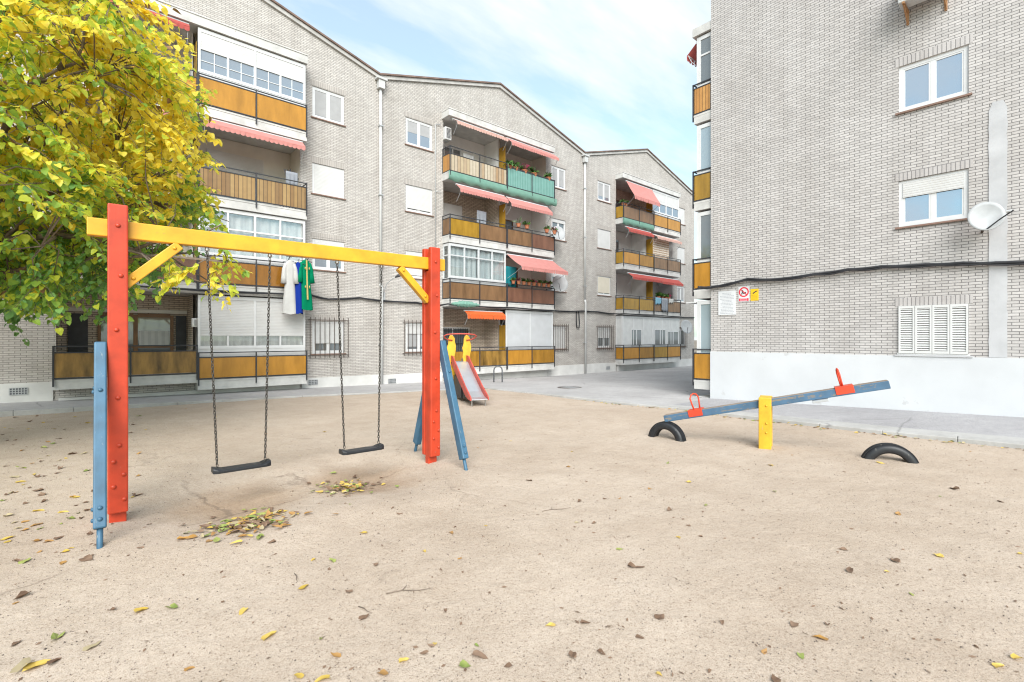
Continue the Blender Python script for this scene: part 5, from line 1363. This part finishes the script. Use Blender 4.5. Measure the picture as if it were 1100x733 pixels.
while cnt < 118:
    x, y = R.uniform(-30, 150), 445+160*R.random()**1.3
    if 112 < x < 137: continue
    c_ = R.choices(FCOL, [2.4, 1.5, 6, 2, 2])[0]; drop_leaf(gp(x, y), c_, R.uniform(.045, .105), f'{CN[c_]} fallen leaf lying {zone(x, y)}', 'fallen leaves lying on the sand'); cnt += 1
cnt = 0
while cnt < 80:
    x, y = R.uniform(0, 1095), 430+300*R.random()**1.5
    if y < 480 and x > 520+(y-430)*1.5: continue
    c_ = rnd_col(); drop_leaf(gp(x, y), c_, R.uniform(.03, .065), f'{CN[c_]} fallen leaf lying {zone(x, y)}', 'fallen leaves lying on the sand'); cnt += 1
def leaf_heap(c, rx, ry, n, label, seed):
    rr = random.Random(seed); m = MB()
    for i in range(n):
        a = rr.uniform(0, 6.28); r_ = abs(rr.gauss(0, .5))
        p = c+X_*(rx*r_*math.cos(a))+Y_*(ry*r_*math.sin(a)); z = sand_z(p.x, p.y)+.001+.016*max(0, 1-r_)*rr.random()
        d = Vector((rr.uniform(-1,1), rr.uniform(-1,1), rr.uniform(-.08,.14))); L = rr.uniform(.045, .09)
        m.cur = rr.choices(range(5), [2.6, 1.8, 5, 3, 1.6])[0]
        m.idx(leaf_pts(Vector((p.x, p.y, z+.014)), d, Vector((rr.uniform(-.3,.3), rr.uniform(-.3,.3), 1)).normalized(), L, L*rr.uniform(.45, .8), rr.uniform(.05, .3), rr.uniform(-.25, .12)), LF)
    tag(m.build('leaf_litter', [M[k] for k in FCOL], recalc=False), label, 'leaf litter', None, 'stuff')
leaf_heap(gp(268, 562), .44, .46, 280, 'heap of yellow, green and brown leaves in the hollow under the nearer swing', 3)
leaf_heap(gp(373, 519), .38, .46, 150, 'smaller heap of fallen leaves in the hollow under the farther swing', 5)
# leaf scraps along the kerb of the path
m = MB(); rr = random.Random(12)
for i in range(150):
    y = -8-rr.random()*9; x = xk(y)-.02-abs(rr.gauss(0, .09)); L = rr.uniform(.03, .08); m.cur = rr.choices(range(5), [2.5, 1.2, 4, 3, 2])[0]
    m.idx(leaf_pts(Vector((x, y, sand_z(x, y)+.008)), Vector((rr.uniform(-1,1), rr.uniform(-1,1), rr.uniform(-.05,.2))), Vector((rr.uniform(-.4,.4), rr.uniform(-.4,.4), 1)).normalized(), L, L*.7, .2, .05), LF)
tag(m.build('leaf_litter', [M[k] for k in FCOL], recalc=False), 'thin line of leaf scraps caught along the path kerb', 'leaf litter', None, 'stuff')
# twigs
for (x, y, L, a, lb_) in ((598, 548, .30, .35, 'thin forked twig lying left of the seesaw on open sand'), (440, 635, .30, .25, 'thin dry twig lying in the near middle sand'), (318, 622, .13, -1.0, 'short dark twig lying near the left yellow leaves'), (392, 655, .12, -.6, 'short twig beside a brown leaf in the near middle sand')):
    p = gp(x, y); p.z = sand_z(p.x, p.y)+.008; o = thing('twig', p, lb_, 'twig', 'twigs on the sand')
    d = (Vector((D1[0], -D1[1], 0))*math.cos(a)+Vector((D1[1], D1[0], 0))*math.sin(a))*L/2; s = Vector((-d.y, d.x, 0))
    m = MB(); m.tube([p-d, p-d*.3+s*.12, p+d*.4-s*.06, p+d], [.0035, .003, .0025, .0012], 5)
    if L > .25: m.tube([p-d*.3+s*.12, p-d*.1+s*.5], [.003, .0015], 5)
    m.build('stem', M['bark'], o, smooth=True)
# grit
m = MB(); rr = random.Random(99)
for i in range(6500):
    Y = 2.2+rr.random()**1.4*7.5; X = rr.uniform(-1.05, 1.05)*Y; p = cw(X, Y)
    if p.x > xk(p.y)-.05 or p.y > yk(p.x)-.05: continue
    r_ = rr.uniform(.002, .0056)*(1.5 if rr.random() < .06 else 1); z = sand_z(p.x, p.y)+r_*.3
    q = Vector((p.x, p.y, z)); a = rr.uniform(0, 3)
    v = [q+Vector((r_*math.cos(a+k*2.09)*rr.uniform(.7, 1.3), r_*math.sin(a+k*2.09)*rr.uniform(.7, 1.3), 0)) for k in range(3)]
    m.idx(v+[q+Vector((0, 0, r_)), q-Vector((0, 0, r_))], [(0,1,3),(1,2,3),(2,0,3),(0,1,4),(1,2,4),(2,0,4)])
m.cur = 1
for i in range(900):
    Y = 2.2+rr.random()**1.3*8; X = rr.uniform(-1.05, 1.05)*Y; p = cw(X, Y)
    if p.x > xk(p.y)-.05 or p.y > yk(p.x)-.05: continue
    L = rr.uniform(.006, .02); q = Vector((p.x, p.y, sand_z(p.x, p.y)+.003)); a = rr.uniform(0, 6.3); d = Vector((math.cos(a), math.sin(a), 0))*L; n = Vector((-d.y, d.x, 0))*rr.uniform(.15, .6)
    m.idx([q-d, q+n+Vector((0,0,L*.3)), q+d+Vector((0,0,L*.2)), q-n], [(0, 1, 3), (1, 2, 3)])
tag(m.build('gravel', [M['pebble'], M['f_brn']], recalc=False), 'dark grit strewn over the sand', 'grit', None, 'stuff')

# ------------------------------------------------------------------ light and sky
w = bpy.data.worlds.new('World'); sc.world = w; w.use_nodes = True
N, L = w.node_tree.nodes, w.node_tree.links; bg = N['Background']
SUN_EL, SUN_AZ = 37.0, 214.0         # azimuth clockwise from +y
sky = N.new('ShaderNodeTexSky'); sky.sky_type = 'NISHITA'; sky.sun_disc = False
sky.sun_elevation = rad(SUN_EL); sky.sun_rotation = rad(SUN_AZ); sky.air_density = 1.0; sky.dust_density = 1.5; sky.ozone_density = 1.0
tc = N.new('ShaderNodeTexCoord'); sx = N.new('ShaderNodeSeparateXYZ'); L.new(tc.outputs['Generated'], sx.inputs[0])
# thin streaky cloud: direction projected on a high flat layer
den = mth(N, L, 'ADD', mth(N, L, 'MAXIMUM', sx.outputs[2], 0.0), .12)
cb = N.new('ShaderNodeCombineXYZ'); L.new(mth(N, L, 'DIVIDE', sx.outputs[0], den), cb.inputs[0]); L.new(mth(N, L, 'DIVIDE', sx.outputs[1], den), cb.inputs[1])
mp = N.new('ShaderNodeMapping'); mp.inputs['Rotation'].default_value = (0, 0, rad(20)); mp.inputs['Scale'].default_value = (.55, 1.7, 1); L.new(cb.outputs[0], mp.inputs[0])
cf = ramp(N, L, nz(N, L, 1.1, 8, mp.outputs[0], .58), [(.42, G(.36)), (.64, G(1))])
col = mix(N, L, cf, mix(N, L, 1.0, sky.outputs[0], (1.08, 1.42, 1.26, 1), 'MULTIPLY'), (4.6, 4.75, 4.9, 1))
L.new(col, bg.inputs[0]); bg.inputs[1].default_value = .12
sun = bpy.data.lights.new('sun', 'SUN'); sun.energy = 2.7; sun.angle = rad(45); sun.color = (1, .965, .95)
so = bpy.data.objects.new('sun', sun); COL.objects.link(so)
az, el = rad(SUN_AZ), rad(SUN_EL)
dv = Vector((math.sin(az)*math.cos(el), math.cos(az)*math.cos(el), math.sin(el)))
so.rotation_euler = (-dv).to_track_quat('-Z', 'Y').to_euler(); so.location = dv*60

cam = bpy.data.cameras.new('camera'); co = bpy.data.objects.new('camera', cam); COL.objects.link(co)
co.location = CAM; look = Vector((D1[1], D1[0], 0)); co.rotation_euler = look.to_track_quat('-Z', 'Y').to_euler()
cam.sensor_fit = 'HORIZONTAL'; cam.sensor_width = 36; cam.lens = F_PX/1100*36; cam.shift_y = -3.5/1100; cam.clip_end = 2000; cam.clip_start = .05
sc.camera = co
vs_ = sc.view_settings; vs_.view_transform = 'Standard'; vs_.look = 'None'; vs_.gamma = 1; vs_.exposure = 1.02
sc.cycles.use_denoising = True; sc.cycles.max_bounces = 8; sc.cycles.transparent_max_bounces = 8; sc.cycles.filter_width = 1.15
